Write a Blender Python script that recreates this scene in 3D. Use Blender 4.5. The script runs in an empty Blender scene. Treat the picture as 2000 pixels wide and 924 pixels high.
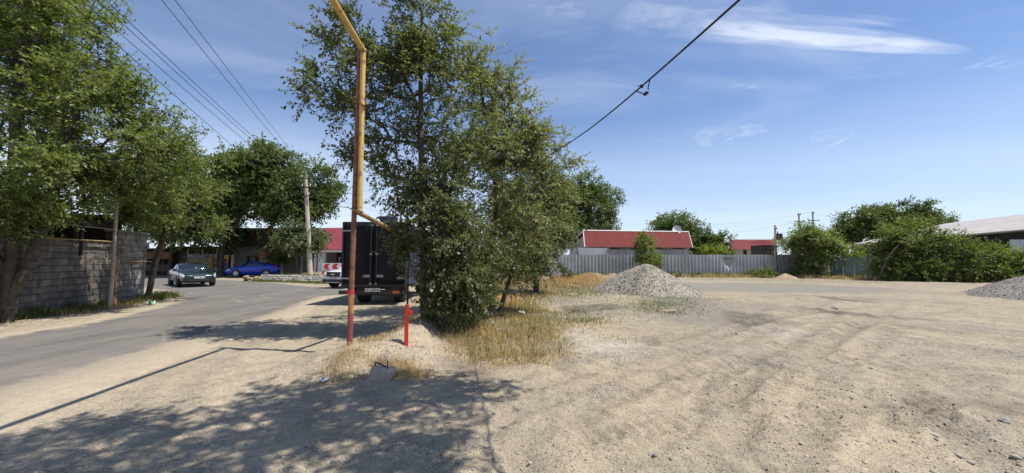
import bpy, math, random
import numpy as np
from mathutils import Vector, Matrix

R = math.radians
SC = bpy.context.scene
COL = SC.collection

# ------------------------------------------------------------------ camera
F, CX, CY = 750.0, 1000.0, 462.0          # focal length and centre in photo pixels
PITCH = math.atan(46.0 / 750.0)
EYE = 1.6
cam = bpy.data.cameras.new("camera")
cam_o = bpy.data.objects.new("camera", cam)
COL.objects.link(cam_o)
cam.sensor_width = 36.0
cam.lens = F / 2000.0 * 36.0
cam.clip_start, cam.clip_end = 0.05, 6000.0
cam_o.location = (0, 0, EYE)
cam_o.rotation_euler = (R(90) + PITCH, 0, 0)
SC.camera = cam_o

# ------------------------------------------------------------------ light
SUN = Vector((2.47, -0.39, 5.2)).normalized()
sun = bpy.data.lights.new("sun", 'SUN')
sun.energy = 4.6
sun.angle = R(0.53)
sun.color = (1.0, 0.95, 0.87)
sun_o = bpy.data.objects.new("sun", sun)
COL.objects.link(sun_o)
sun_o.rotation_euler = (-SUN).to_track_quat('-Z', 'Y').to_euler()
SC.view_settings.view_transform = 'Standard'
SC.view_settings.look = 'None'
SC.view_settings.gamma = 1.0
SC.view_settings.exposure = 0.43
SC.view_settings.use_curve_mapping = False
SC.render.engine = 'CYCLES'
SC.cycles.max_bounces = 6
SC.cycles.diffuse_bounces = 3
SC.cycles.glossy_bounces = 2
SC.cycles.transmission_bounces = 4
SC.cycles.transparent_max_bounces = 6


class NT:
    """small wrapper to write node graphs as expressions"""
    def __init__(s, tree):
        s.t = tree; s.n = tree.nodes; s.l = tree.links

    def set(s, sock, val):
        if isinstance(val, bpy.types.NodeSocket):
            s.l.new(val, sock)
        elif val is not None:
            if hasattr(sock, 'default_value'):
                dv = sock.default_value
                if hasattr(dv, '__len__') and not hasattr(val, '__len__'):
                    sock.default_value = [val] * len(dv)
                elif hasattr(dv, '__len__') and len(dv) == 4 and len(val) == 3:
                    sock.default_value = (*val, 1)
                else:
                    sock.default_value = val

    def m(s, op, a, b=None, c=None, clamp=False):
        n = s.n.new('ShaderNodeMath'); n.operation = op; n.use_clamp = clamp
        for i, v in enumerate((a, b, c)):
            if v is not None: s.set(n.inputs[i], v)
        return n.outputs[0]

    def add(s, a, b): return s.m('ADD', a, b)
    def sub(s, a, b): return s.m('SUBTRACT', a, b)
    def mul(s, a, b): return s.m('MULTIPLY', a, b)

    def step(s, v, lo, hi, a=0.0, b=1.0):
        n = s.n.new('ShaderNodeMapRange'); n.interpolation_type = 'SMOOTHSTEP'
        s.set(n.inputs[0], v)
        for i, q in enumerate((lo, hi, a, b)): s.set(n.inputs[1 + i], q)
        return n.outputs[0]

    def mix(s, f, a, b, mode='MIX'):
        n = s.n.new('ShaderNodeMix'); n.data_type = 'RGBA'; n.blend_type = mode
        s.set(n.inputs[0], f); s.set(n.inputs[6], a); s.set(n.inputs[7], b)
        return n.outputs[2]

    def noise(s, vec, scale, detail=4, rough=0.55, col=False, dist=0.0):
        n = s.n.new('ShaderNodeTexNoise')
        if vec is not None: s.set(n.inputs['Vector'], vec)
        n.inputs['Scale'].default_value = scale
        n.inputs['Detail'].default_value = detail
        n.inputs['Roughness'].default_value = rough
        n.inputs['Distortion'].default_value = dist
        return n.outputs['Color' if col else 'Fac']

    def voro(s, vec, scale, feature='F1', rnd=1.0):
        n = s.n.new('ShaderNodeTexVoronoi'); n.feature = feature
        if vec is not None: s.set(n.inputs['Vector'], vec)
        n.inputs['Scale'].default_value = scale
        n.inputs['Randomness'].default_value = rnd
        return n

    def attr(s, name, out='Fac'):
        n = s.n.new('ShaderNodeAttribute'); n.attribute_name = name
        return n.outputs[out]

    def comb(s, x, y, z):
        n = s.n.new('ShaderNodeCombineXYZ')
        for i, v in enumerate((x, y, z)): s.set(n.inputs[i], v)
        return n.outputs[0]

    def sep(s, v):
        n = s.n.new('ShaderNodeSeparateXYZ'); s.set(n.inputs[0], v)
        return n.outputs

    def bump(s, h, strength, dist, normal=None):
        n = s.n.new('ShaderNodeBump')
        n.inputs['Strength'].default_value = strength
        n.inputs['Distance'].default_value = dist
        s.set(n.inputs['Height'], h)
        if normal is not None: s.set(n.inputs['Normal'], normal)
        return n.outputs[0]


# ------------------------------------------------------------------ sky
def ray(px, py):
    a, b = (px - CX) / F, (CY - py) / F
    return np.array([a, math.cos(PITCH) - b * math.sin(PITCH), math.sin(PITCH) + b * math.cos(PITCH)])

world = bpy.data.worlds.new("World")
SC.world = world
world.use_nodes = True
wt = NT(world.node_tree)
wt.n.clear()
sky = wt.n.new('ShaderNodeTexSky')
sky.sky_type = 'NISHITA'
sky.sun_disc = False
sky.sun_elevation = math.asin(SUN.z)
sky.sun_rotation = math.atan2(SUN.x, SUN.y)
sky.altitude = 700
sky.air_density = 1.0
sky.dust_density = 0.6
sky.ozone_density = 2.2
tc = wt.n.new('ShaderNodeTexCoord')
dx, dy, dz = wt.sep(tc.outputs['Generated'])
zc = wt.m('MAXIMUM', dz, 0.02)
u, v = wt.m('DIVIDE', dx, zc), wt.m('DIVIDE', dy, zc)        # a cloud layer: plane coordinates
plane = wt.comb(u, v, 0.0)

def sky_uv(px, py):
    d = ray(px, py)
    return d[0] / d[2], d[1] / d[2]

def streak(a, b, width, gain, seed, wob=0.5, dens=(0.3, 0.75), taper=0.0):
    """one wisp of cirrus from a to b in the cloud layer"""
    (ax, ay), (bx, by) = sky_uv(*a), sky_uv(*b)
    L = math.hypot(bx - ax, by - ay)
    ex, ey = (bx - ax) / L, (by - ay) / L
    mx, my = (ax + bx) / 2, (ay + by) / 2
    uu, vv = wt.sub(u, mx), wt.sub(v, my)
    al = wt.add(wt.mul(uu, ex), wt.mul(vv, ey))
    pe = wt.sub(wt.mul(vv, ex), wt.mul(uu, ey))
    q = wt.comb(wt.mul(al, 1.2 / L), wt.mul(pe, 1.0 / width), seed)
    n1 = wt.noise(q, 1.5, 2, 0.5)
    pe2 = wt.add(pe, wt.mul(wt.sub(n1, 0.5), wob * width * 2))
    t = wt.mul(al, 2.0 / L)
    m1 = wt.step(wt.m('ABSOLUTE', t), 0.45, 1.05, 1.0, 0.0)
    m2 = wt.step(wt.m('ABSOLUTE', wt.m('DIVIDE', wt.mul(pe2, 1.0 / width), wt.m('MAXIMUM', wt.sub(1.0, wt.mul(t, taper)), 0.12))), 0.05, 1.0, 1.0, 0.0)
    if taper: m1 = wt.mul(m1, wt.step(t, -1.0, -0.1, 0.35, 1.0))
    fine = wt.noise(wt.comb(wt.mul(al, 4.0 / L), wt.mul(pe2, 1.5 / width), seed + 3), 1.2, 5, 0.6)
    return wt.mul(wt.mul(wt.mul(m1, m2), wt.step(fine, dens[0], dens[1], 0.25, 1.0)), gain)

cl = streak((1230, 34), (1925, 100), 0.14, 0.88, 1.0, 0.9, (0.15, 0.62), 0.55)
cl = wt.m('MAXIMUM', cl, streak((1150, 22), (1560, 48), 0.24, 0.42, 2.0, 0.7))
for args in (((1395, 166), (1535, 170), 0.07, 0.42, 5.0, 0.3), ((1890, 120), (2010, 128), 0.13, 0.34, 8.0, 0.4),
             ((960, 8), (1200, 18), 0.13, 0.34, 11.0, 0.8), ((1320, 285), (1560, 245), 0.42, 0.45, 14.0, 1.1),
             ((1540, 330), (1730, 225), 0.36, 0.55, 17.0, 1.1), ((1730, 350), (2030, 318), 0.35, 0.26, 27.0, 0.9),
             ((1320, 320), (1420, 225), 0.3, 0.40, 31.0, 1.1)):
    cl = wt.m('MAXIMUM', cl, streak(*args))
# soft white veil low over the horizon, thicker to the left
veil_n = wt.noise(wt.comb(wt.mul(u, 0.10), wt.mul(v, 0.25), 3.3), 1.6, 5, 0.6)
elev = dz
veil = wt.mul(wt.step(elev, 0.05, 0.42, 1.0, 0.0), wt.step(veil_n, 0.25, 0.75, 0.60, 1.0))
left = wt.step(dx, -0.75, 0.25, 1.0, 0.62)
cl = wt.m('MAXIMUM', cl, wt.mul(veil, left))
# milky wash
wash_n = wt.noise(wt.comb(wt.mul(u, 0.5), wt.mul(v, 0.9), 9.0), 1.1, 5, 0.6, dist=0.6)
cl = wt.m('MAXIMUM', cl, wt.step(wash_n, 0.40, 0.80, 0.04, 0.30))
skycol = wt.mix(1.0, sky.outputs[0], (0.88, 0.98, 1.14), 'MULTIPLY')
final = wt.mix(cl, skycol, (6.6, 7.2, 8.3))
bg = wt.n.new('ShaderNodeBackground')
wt.set(bg.inputs['Color'], final)
bg.inputs['Strength'].default_value = 0.100
wo = wt.n.new('ShaderNodeOutputWorld')
wt.l.new(bg.outputs[0], wo.inputs[0])


# ------------------------------------------------------------------ helpers
def P(px, py, Y):
    d = ray(px, py); k = Y / d[1]
    return Vector((d[0] * k, Y, EYE + d[2] * k))

def G(px, py, z=0.0):
    d = ray(px, py); k = (z - EYE) / d[2]
    return (d[0] * k, d[1] * k)

ROOT = {}

def thing(name, label, cat, loc=(0, 0, 0), rotz=0.0, group=None, local=False):
    o = bpy.data.objects.new(name, None)
    COL.objects.link(o)
    o.empty_display_size = 0.2
    o.location = loc
    o.rotation_euler = (0, 0, rotz)
    o['label'] = label
    o['category'] = cat
    if group: o['group'] = group
    ROOT[o] = Matrix.Identity(4) if local else (Matrix.Translation(loc) @ Matrix.Rotation(rotz, 4, 'Z')).inverted()
    return o

def tag(o, label, cat, group=None):
    o['label'] = label; o['category'] = cat
    if group: o['group'] = group
    return o

def structure(o, kind='structure'):
    o['kind'] = kind
    return o

def link(name, me, mat, parent=None, smooth=False, label=None):
    o = bpy.data.objects.new(name, me)
    COL.objects.link(o)
    if mat is not None: me.materials.append(mat)
    if smooth:
        me.polygons.foreach_set('use_smooth', np.ones(len(me.polygons), dtype=bool))
    if parent is not None:
        o.parent = parent
        if parent in ROOT: o.matrix_parent_inverse = ROOT[parent]
    if label: o['label'] = label
    return o

def copy_thing(src, loc, rotz=None, label=None, scale=None):
    r = src.copy(); COL.objects.link(r)
    r.location = loc
    if rotz is not None: r.rotation_euler = (0, 0, rotz)
    if scale is not None: r.scale = (scale,) * 3
    if label: r['label'] = label
    for ch in list(src.children):
        c = ch.copy(); COL.objects.link(c); c.parent = r
        for g in list(ch.children):
            d = g.copy(); COL.objects.link(d); d.parent = c
    return r

def np_mesh(name, verts, faces, attrs=None):
    """verts (n,3) array, faces (m,k) array of one size"""
    verts = np.ascontiguousarray(verts, dtype=np.float32)
    faces = np.ascontiguousarray(faces, dtype=np.int32)
    m, k = faces.shape
    me = bpy.data.meshes.new(name)
    me.vertices.add(len(verts)); me.vertices.foreach_set('co', verts.ravel())
    me.loops.add(m * k); me.loops.foreach_set('vertex_index', faces.ravel())
    me.polygons.add(m); me.polygons.foreach_set('loop_start', np.arange(0, m * k, k, dtype=np.int32))
    for an, av in (attrs or {}).items():
        a = me.attributes.new(an, 'FLOAT', 'POINT')
        a.data.foreach_set('value', np.ascontiguousarray(av, dtype=np.float32))
    me.update(calc_edges=True)
    me.validate()
    return me

EACH = {'strap', 'elbow', 'support', 'bracket', 'post', 'crossarm', 'barge_board', 'mud_flap', 'pilaster', 'rail', 'frame', 'column', 'footing', 'chevrons'}
class MB:
    """collects boxes, tubes, prisms; build() makes ONE mesh object"""
    def __init__(s): s.v, s.f = [], []
    def poly(s, pts):
        i = len(s.v); s.v += [tuple(p) for p in pts]; s.f.append(tuple(range(i, i + len(pts)))); return s
    def box(s, c, d, rz=0.0, ry=0.0, rx=0.0, taper=1.0):
        x, y, z = (q / 2 for q in d)
        M = Matrix.Translation(c) @ Matrix.Rotation(rz, 4, 'Z') @ Matrix.Rotation(ry, 4, 'Y') @ Matrix.Rotation(rx, 4, 'X')
        i = len(s.v)
        for sz in (-1, 1):
            k = taper if sz > 0 else 1.0
            for sx, sy in ((-1, -1), (1, -1), (1, 1), (-1, 1)):
                s.v.append(tuple(M @ Vector((sx * x * k, sy * y * k, sz * z))))
        for q in ((0, 3, 2, 1), (4, 5, 6, 7), (0, 1, 5, 4), (1, 2, 6, 5), (2, 3, 7, 6), (3, 0, 4, 7)):
            s.f.append(tuple(i + a for a in q))
        return s
    def span(s, a, b):
        c = [(p + q) / 2 for p, q in zip(a, b)]; d = [abs(q - p) for p, q in zip(a, b)]
        return s.box(c, d)
    def tube(s, pts, r, n=8, cap=True):
        pts = [Vector(p) for p in pts]
        rs = r if hasattr(r, '__len__') else [r] * len(pts)
        base = len(s.v)
        up0 = Vector((0, 0, 1))
        for i, p in enumerate(pts):
            t = (pts[min(i + 1, len(pts) - 1)] - pts[max(i - 1, 0)]).normalized()
            ref = up0 if abs(t.z) < 0.95 else Vector((1, 0, 0))
            a = t.cross(ref).normalized(); b = t.cross(a)
            for k in range(n):
                th = 2 * math.pi * k / n
                s.v.append(tuple(p + a * math.cos(th) * rs[i] + b * math.sin(th) * rs[i]))
        for i in range(len(pts) - 1):
            for k in range(n):
                k2 = (k + 1) % n
                s.f.append((base + i * n + k, base + i * n + k2, base + (i + 1) * n + k2, base + (i + 1) * n + k))
        if cap:
            s.f.append(tuple(base + k for k in range(n)))
            s.f.append(tuple(base + (len(pts) - 1) * n + k for k in reversed(range(n))))
        return s
    def lathe(s, prof, c=(0, 0, 0), axis='Z', n=16):
        base = len(s.v)
        for r, h in prof:
            for k in range(n):
                th = 2 * math.pi * k / n
                a, b = r * math.cos(th), r * math.sin(th)
                p = (a, b, h) if axis == 'Z' else ((a, h, b) if axis == 'Y' else (h, a, b))
                s.v.append((p[0] + c[0], p[1] + c[1], p[2] + c[2]))
        for i in range(len(prof) - 1):
            for k in range(n):
                k2 = (k + 1) % n
                s.f.append((base + i * n + k, base + i * n + k2, base + (i + 1) * n + k2, base + (i + 1) * n + k))
        return s
    def grid(s, fn, nu, nv):
        base = len(s.v)
        for j in range(nv + 1):
            for i in range(nu + 1):
                s.v.append(tuple(fn(i / nu, j / nv)))
        for j in range(nv):
            for i in range(nu):
                a = base + j * (nu + 1) + i
                s.f.append((a, a + 1, a + nu + 2, a + nu + 1))
        return s
    def islands(s):
        root = list(range(len(s.v)))
        def find(a):
            while root[a] != a: root[a] = root[root[a]]; a = root[a]
            return a
        for f in s.f:
            for a in f[1:]: root[find(a)] = find(f[0])
        groups = {}
        for f in s.f: groups.setdefault(find(f[0]), []).append(f)
        out = []
        for fs in groups.values():
            m = MB(); ids = {}
            for f in fs:
                for a in f:
                    if a not in ids: ids[a] = len(m.v); m.v.append(s.v[a])
                m.f.append(tuple(ids[a] for a in f))
            out.append(m)
        return out
    def build(s, name, mat, parent=None, smooth=False, label=None, bevel=0.0):
        if name in EACH and parent is not None:
            parts = s.islands()
            if len(parts) > 1:
                return [p._build(name, mat, parent, smooth, label, bevel) for p in parts][0]
        return s._build(name, mat, parent, smooth, label, bevel)
    def _build(s, name, mat, parent=None, smooth=False, label=None, bevel=0.0):
        me = bpy.data.meshes.new(name)
        me.from_pydata(s.v, [], s.f)
        me.update()
        o = link(name, me, mat, parent, smooth, label)
        if bevel:
            b = o.modifiers.new('bevel', 'BEVEL'); b.width = bevel; b.segments = 2; b.limit_method = 'ANGLE'
        return o

def text(name, body, size, loc, rot, mat, parent=None, align='CENTER', extrude=0.002, shear=0.0, sx=1.0):
    cu = bpy.data.curves.new(name, 'FONT')
    cu.body = body; cu.size = size; cu.align_x = align; cu.align_y = 'CENTER'
    cu.extrude = extrude; cu.shear = shear
    tmp = bpy.data.objects.new(name, cu)
    me = bpy.data.meshes.new_from_object(tmp)
    bpy.data.objects.remove(tmp); bpy.data.curves.remove(cu)
    me.materials.clear(); me.materials.append(mat)
    o = bpy.data.objects.new(name, me); COL.objects.link(o)
    o.location = loc; o.rotation_euler = rot; o.scale = (sx, 1, 1)
    if parent is not None:
        o.parent = parent
        if parent in ROOT: o.matrix_parent_inverse = ROOT[parent]
    return o

# ---- numpy value noise
def _hash(ix, iy, seed):
    h = (ix.astype(np.int64) * 374761393 + iy.astype(np.int64) * 668265263 + seed * 974711) & 0x7fffffff
    h = ((h ^ (h >> 13)) * 1274126177) & 0x7fffffff
    h = h ^ (h >> 16)
    return (h & 0xffff) / 65535.0

def vnoise(x, y, seed=0):
    x = np.asarray(x, float); y = np.asarray(y, float)
    ix, iy = np.floor(x), np.floor(y)
    fx, fy = x - ix, y - iy
    fx = fx * fx * (3 - 2 * fx); fy = fy * fy * (3 - 2 * fy)
    a, b = _hash(ix, iy, seed), _hash(ix + 1, iy, seed)
    c, d = _hash(ix, iy + 1, seed), _hash(ix + 1, iy + 1, seed)
    return (a * (1 - fx) + b * fx) * (1 - fy) + (c * (1 - fx) + d * fx) * fy - 0.5

def fbm(x, y, seed=0, oct=4):
    s, a = 0, 1.0
    for o in range(oct):
        s = s + a * vnoise(x * 2 ** o + o * 17.3, y * 2 ** o - o * 9.1, seed + o); a *= 0.5
    return s

def sd_poly(x, y, poly):
    """signed distance to polygon, negative inside"""
    x = np.asarray(x, float); y = np.asarray(y, float)
    d = np.full(x.shape, 1e9); inside = np.zeros(x.shape, bool)
    n = len(poly)
    for i in range(n):
        (ax, ay), (bx, by) = poly[i], poly[(i + 1) % n]
        ex, ey = bx - ax, by - ay
        t = np.clip(((x - ax) * ex + (y - ay) * ey) / (ex * ex + ey * ey + 1e-12), 0, 1)
        d = np.minimum(d, np.hypot(x - ax - t * ex, y - ay - t * ey))
        cond = ((ay > y) != (by > y))
        xin = ax + (y - ay) / (by - ay + 1e-12) * ex
        inside ^= cond & (x < xin)
    return np.where(inside, -d, d)

def sd_line(x, y, pts):
    """distance to polyline, arc length, signed side offset"""
    d = np.full(np.shape(x), 1e9); arc = np.zeros(np.shape(x)); side = np.zeros(np.shape(x)); L0 = 0
    for (ax, ay), (bx, by) in zip(pts[:-1], pts[1:]):
        ex, ey = bx - ax, by - ay; L = math.hypot(ex, ey)
        t = np.clip(((x - ax) * ex + (y - ay) * ey) / (L * L), 0, 1)
        q = np.hypot(x - ax - t * ex, y - ay - t * ey)
        sg = ((x - ax) * ey - (y - ay) * ex) / L
        m = q < d
        d = np.where(m, q, d); arc = np.where(m, L0 + t * L, arc); side = np.where(m, np.sign(sg) * q, side)
        L0 += L
    return d, arc, side

def smooth_line(pts, n=8):
    """Catmull-Rom through points"""
    out = []
    p = [pts[0]] + list(pts) + [pts[-1]]
    for i in range(1, len(p) - 2):
        for k in range(n):
            t = k / n
            out.append(tuple(0.5 * ((2 * p[i][j]) + (-p[i - 1][j] + p[i + 1][j]) * t + (2 * p[i - 1][j] - 5 * p[i][j] + 4 * p[i + 1][j] - p[i + 2][j]) * t * t
                                    + (-p[i - 1][j] + 3 * p[i][j] - 3 * p[i + 1][j] + p[i + 2][j]) * t ** 3) for j in range(len(pts[0]))))
    out.append(tuple(pts[-1]))
    return out

def sstep(x, a, b):
    t = np.clip((x - a) / (b - a), 0, 1)
    return t * t * (3 - 2 * t)

# ------------------------------------------------------------------ materials
def principled(name):
    m = bpy.data.materials.new(name); m.use_nodes = True
    t = NT(m.node_tree)
    b = m.node_tree.nodes['Principled BSDF']
    return m, t, b

def mat(name, col, rough=0.6, metal=0.0, var=0.0, scale=3.0, col2=None, bump=0.0, bscale=20.0, spec=0.5, coat=0.0, thresh=(0.35, 0.7), coord='Object'):
    m, t, b = principled(name)
    tcn = t.n.new('ShaderNodeTexCoord').outputs[coord]
    b.inputs['Roughness'].default_value = rough
    b.inputs['Metallic'].default_value = metal
    b.inputs['Specular IOR Level'].default_value = spec
    b.inputs['Coat Weight'].default_value = coat
    if col2 is not None or var:
        n = t.noise(tcn, scale, 6, 0.6)
        c2 = col2 if col2 is not None else tuple(c * (1 - var) for c in col)
        t.set(b.inputs['Base Color'], t.mix(t.step(n, *thresh), col, c2))
    else:
        b.inputs['Base Color'].default_value = (*col, 1)
    if bump:
        t.set(b.inputs['Normal'], t.bump(t.noise(tcn, bscale, 5, 0.65), 0.6, bump))
    return m

def leaf_mat(name, dark, light, trans=0.42):
    m = bpy.data.materials.new(name); m.use_nodes = True
    t = NT(m.node_tree); t.n.clear()
    f = t.attr('shade')
    col = t.mix(f, dark, light)
    d = t.n.new('ShaderNodeBsdfPrincipled')
    t.set(d.inputs['Base Color'], col)
    d.inputs['Roughness'].default_value = 0.5
    d.inputs['Specular IOR Level'].default_value = 0.32
    tr = t.n.new('ShaderNodeBsdfTranslucent')
    t.set(tr.inputs['Color'], t.mix(1.0, col, (1.5, 1.6, 0.7), 'MULTIPLY'))
    mx = t.n.new('ShaderNodeMixShader'); mx.inputs[0].default_value = trans
    t.l.new(d.outputs[0], mx.inputs[1]); t.l.new(tr.outputs[0], mx.inputs[2])
    o = t.n.new('ShaderNodeOutputMaterial'); t.l.new(mx.outputs[0], o.inputs[0])
    return m

MT = {}
MT['bark'] = mat('bark', (0.10, 0.078, 0.058), 0.9, var=0.5, scale=6, bump=0.02, bscale=14)
MT['bark_grey'] = mat('grey_bark', (0.17, 0.145, 0.115), 0.9, var=0.5, scale=6, bump=0.02, bscale=14)
MT['leaf_elm'] = leaf_mat('elm_leaf', (0.060, 0.078, 0.028), (0.205, 0.225, 0.110))
MT['leaf_olive'] = leaf_mat('olive_leaf', (0.110, 0.122, 0.050), (0.290, 0.300, 0.150))
MT['leaf_bright'] = leaf_mat('bright_elm_leaf', (0.080, 0.112, 0.026), (0.245, 0.285, 0.090))
MT['leaf_far'] = leaf_mat('far_leaf', (0.050, 0.078, 0.022), (0.160, 0.200, 0.066))
MT['leaf_grey'] = leaf_mat('grey_green_leaf', (0.070, 0.090, 0.042), (0.200, 0.225, 0.118))
MT['leaf_yellow'] = leaf_mat('yellow_green_leaf', (0.10, 0.14, 0.02), (0.24, 0.29, 0.05))
MT['grass_dry'] = leaf_mat('dry_grass_blade', (0.30, 0.205, 0.105), (0.56, 0.43, 0.25), 0.25)
MT['grass_rust'] = leaf_mat('rusty_grass_blade', (0.34, 0.20, 0.09), (0.56, 0.395, 0.21), 0.25)
MT['grass_green'] = leaf_mat('green_grass_blade', (0.075, 0.095, 0.022), (0.19, 0.20, 0.06), 0.3)
MT['yellow_pipe'] = mat('yellow_pipe_paint', (0.60, 0.39, 0.11), 0.55, col2=(0.27, 0.145, 0.06), scale=7, thresh=(0.55, 0.66), bump=0.003)
MT['yellow_worn'] = mat('worn_yellow_pipe_paint', (0.42, 0.31, 0.14), 0.6, col2=(0.20, 0.13, 0.06), scale=9, thresh=(0.42, 0.62))
MT['rust_pole'] = mat('rust_red_pole_paint', (0.25, 0.095, 0.050), 0.65, col2=(0.11, 0.055, 0.04), scale=8, thresh=(0.45, 0.65), bump=0.003)
MT['pink_pole'] = mat('faded_red_pole_paint', (0.33, 0.065, 0.065), 0.65, col2=(0.17, 0.07, 0.055), scale=10, thresh=(0.47, 0.62), bump=0.003)
MT['ochre_band'] = mat('ochre_band_paint', (0.48, 0.25, 0.07), 0.6, col2=(0.27, 0.10, 0.05), scale=14)
MT['red_post'] = mat('bright_red_paint', (0.80, 0.050, 0.018), 0.5, col2=(0.45, 0.05, 0.03), scale=26, thresh=(0.55, 0.7))
MT['concrete'] = mat('concrete', (0.36, 0.32, 0.27), 0.9, col2=(0.25, 0.22, 0.18), scale=5, bump=0.006, bscale=30)
MT['block_dusty'] = mat('dusty_concrete', (0.44, 0.37, 0.275), 0.95, col2=(0.31, 0.26, 0.195), scale=7, bump=0.02, bscale=22)
MT['concrete_pole'] = mat('concrete_pole', (0.50, 0.44, 0.35), 0.85, col2=(0.36, 0.31, 0.25), scale=3, bump=0.004)
MT['steel_dark'] = mat('dark_steel', (0.04, 0.035, 0.03), 0.6, 0.3)
MT['rebar'] = mat('rusty_rebar', (0.09, 0.06, 0.045), 0.7, 0.2)
MT['cable'] = mat('black_cable', (0.014, 0.016, 0.022), 0.5)
MT['wire'] = mat('grey_wire', (0.05, 0.055, 0.065), 0.5)
MT['insulator'] = mat('insulator', (0.55, 0.55, 0.5), 0.3)
MT['fence'] = mat('galvanised_fence', (0.41, 0.41, 0.405), 0.6, 0.1, col2=(0.33, 0.33, 0.325), scale=0.7, spec=0.5)
MT['fence_green'] = mat('greenish_old_fence', (0.30, 0.36, 0.36), 0.6, 0.1, col2=(0.2, 0.25, 0.24), scale=1.5)
MT['red_roof'] = mat('red_metal_roof', (0.170, 0.028, 0.024), 0.65, col2=(0.135, 0.025, 0.022), scale=1.2, spec=0.15)
MT['red_roof_far'] = mat('faded_red_roof', (0.20, 0.040, 0.040), 0.6, var=0.2, scale=1, spec=0.15)
MT['pink_roof'] = mat('crimson_corrugated_roof', (0.20, 0.045, 0.058), 0.55, var=0.15, scale=1.2, spec=0.15)
MT['white_trim'] = mat('white_trim', (0.70, 0.66, 0.62), 0.6)
MT['white_wall'] = mat('whitewashed_wall', (0.62, 0.62, 0.61), 0.8, col2=(0.50, 0.50, 0.48), scale=1.5)
MT['pale_wall'] = mat('pale_rendered_wall', (0.42, 0.41, 0.39), 0.85, col2=(0.28, 0.27, 0.25), scale=1.6)
MT['gable'] = mat('pale_gable_boards', (0.48, 0.45, 0.41), 0.8, var=0.2)
MT['cream_wall'] = mat('cream_brick_wall', (0.52, 0.42, 0.33), 0.8, var=0.15)
MT['tar'] = mat('tar_roof', (0.03, 0.028, 0.026), 0.9)
MT['dark_wood'] = mat('dark_weathered_wood', (0.055, 0.045, 0.04), 0.85, var=0.4, scale=4)
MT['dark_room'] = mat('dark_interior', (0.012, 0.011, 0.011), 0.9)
MT['shed_roof'] = mat('grey_slate_roof', (0.36, 0.335, 0.325), 0.7, col2=(0.27, 0.25, 0.245), scale=1.2)
MT['grey_wall'] = mat('dull_grey_wall', (0.20, 0.175, 0.16), 0.85, col2=(0.14, 0.12, 0.11), scale=1.2)
MT['brown_fascia'] = mat('brown_fascia', (0.055, 0.032, 0.022), 0.7, var=0.3, scale=2)
MT['gold'] = mat('gold_lettering', (0.55, 0.32, 0.06), 0.4)
MT['orange_board'] = mat('orange_brown_boards', (0.22, 0.12, 0.055), 0.75, var=0.3, scale=3)
MT['poster'] = mat('orange_poster', (0.42, 0.17, 0.05), 0.6, var=0.3, scale=1)
MT['tan_rail'] = mat('tan_rail_boards', (0.13, 0.09, 0.06), 0.8, var=0.3)
MT['white_paint'] = mat('white_paint', (0.78, 0.78, 0.78), 0.45)
MT['whitewash'] = mat('whitewashed_column', (0.60, 0.60, 0.58), 0.7, var=0.25, scale=3)
MT['banner'] = mat('dark_banner', (0.045, 0.042, 0.03), 0.5, col2=(0.13, 0.11, 0.04), scale=1.5)
MT['banner_head'] = mat('grey_banner_head', (0.30, 0.31, 0.36), 0.5, col2=(0.16, 0.16, 0.19), scale=1.0)
MT['menu_yellow'] = mat('yellow_menu_lettering', (0.80, 0.70, 0.28), 0.5)
MT['pink_letter'] = mat('pink_lettering', (0.42, 0.10, 0.22), 0.5)
MT['black_letter'] = mat('black_lettering', (0.01, 0.01, 0.012), 0.5)
MT['red_sign'] = mat('red_sign_face', (0.60, 0.035, 0.04), 0.45)
MT['white_sign'] = mat('white_sign_face', (0.80, 0.74, 0.74), 0.45)
MT['dish'] = mat('satellite_dish', (0.62, 0.60, 0.57), 0.5)
MT['blue_sheet'] = mat('blue_sheet', (0.12, 0.30, 0.60), 0.5, col2=(0.5, 0.6, 0.7), scale=4, thresh=(0.5, 0.55))
MT['pale_sheet'] = mat('pale_blue_sheet', (0.45, 0.53, 0.58), 0.6, var=0.3)
# vehicles
MT['tyre'] = mat('tyre_rubber', (0.016, 0.016, 0.017), 0.85)
MT['rim'] = mat('alloy_rim', (0.62, 0.63, 0.66), 0.3, 0.7)
MT['rim_grey'] = mat('steel_rim', (0.12, 0.12, 0.12), 0.5, 0.6)
MT['glass'] = mat('tinted_glass', (0.012, 0.016, 0.022), 0.06, spec=0.9)
MT['plastic'] = mat('black_plastic', (0.02, 0.02, 0.022), 0.5)
MT['chrome'] = mat('chrome', (0.7, 0.72, 0.74), 0.15, 1.0)
MT['lamp'] = mat('headlight_glass', (0.65, 0.68, 0.72), 0.12, 0.3, spec=0.9)
MT['tail_red'] = mat('tail_lamp_red', (0.42, 0.015, 0.015), 0.25)
MT['tail_orange'] = mat('tail_lamp_orange', (0.55, 0.12, 0.02), 0.25)
MT['plate'] = mat('number_plate', (0.75, 0.75, 0.72), 0.4)
MT['plate_dirty'] = mat('grimy_number_plate', (0.55, 0.55, 0.53), 0.5)
MT['paint_green'] = mat('dark_green_car_paint', (0.010, 0.021, 0.026), 0.28, 0.1, coat=0.55)
MT['paint_trim'] = mat('grey_lower_trim', (0.075, 0.078, 0.080), 0.5, 0.2)
MT['paint_blue'] = mat('bright_blue_car_paint', (0.008, 0.034, 0.46), 0.3, 0.1, coat=0.7)
MT['paint_white'] = mat('white_car_paint', (0.75, 0.76, 0.78), 0.22, coat=0.8)
MT['truck_door'] = mat('black_truck_door', (0.006, 0.006, 0.008), 0.6, col2=(0.011, 0.011, 0.014), scale=2.0, spec=0.18)
MT['truck_side'] = mat('navy_truck_side', (0.038, 0.048, 0.13), 0.5, var=0.3, scale=2)
MT['truck_frame'] = mat('truck_edge_trim', (0.032, 0.029, 0.026), 0.6, var=0.3)
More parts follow.
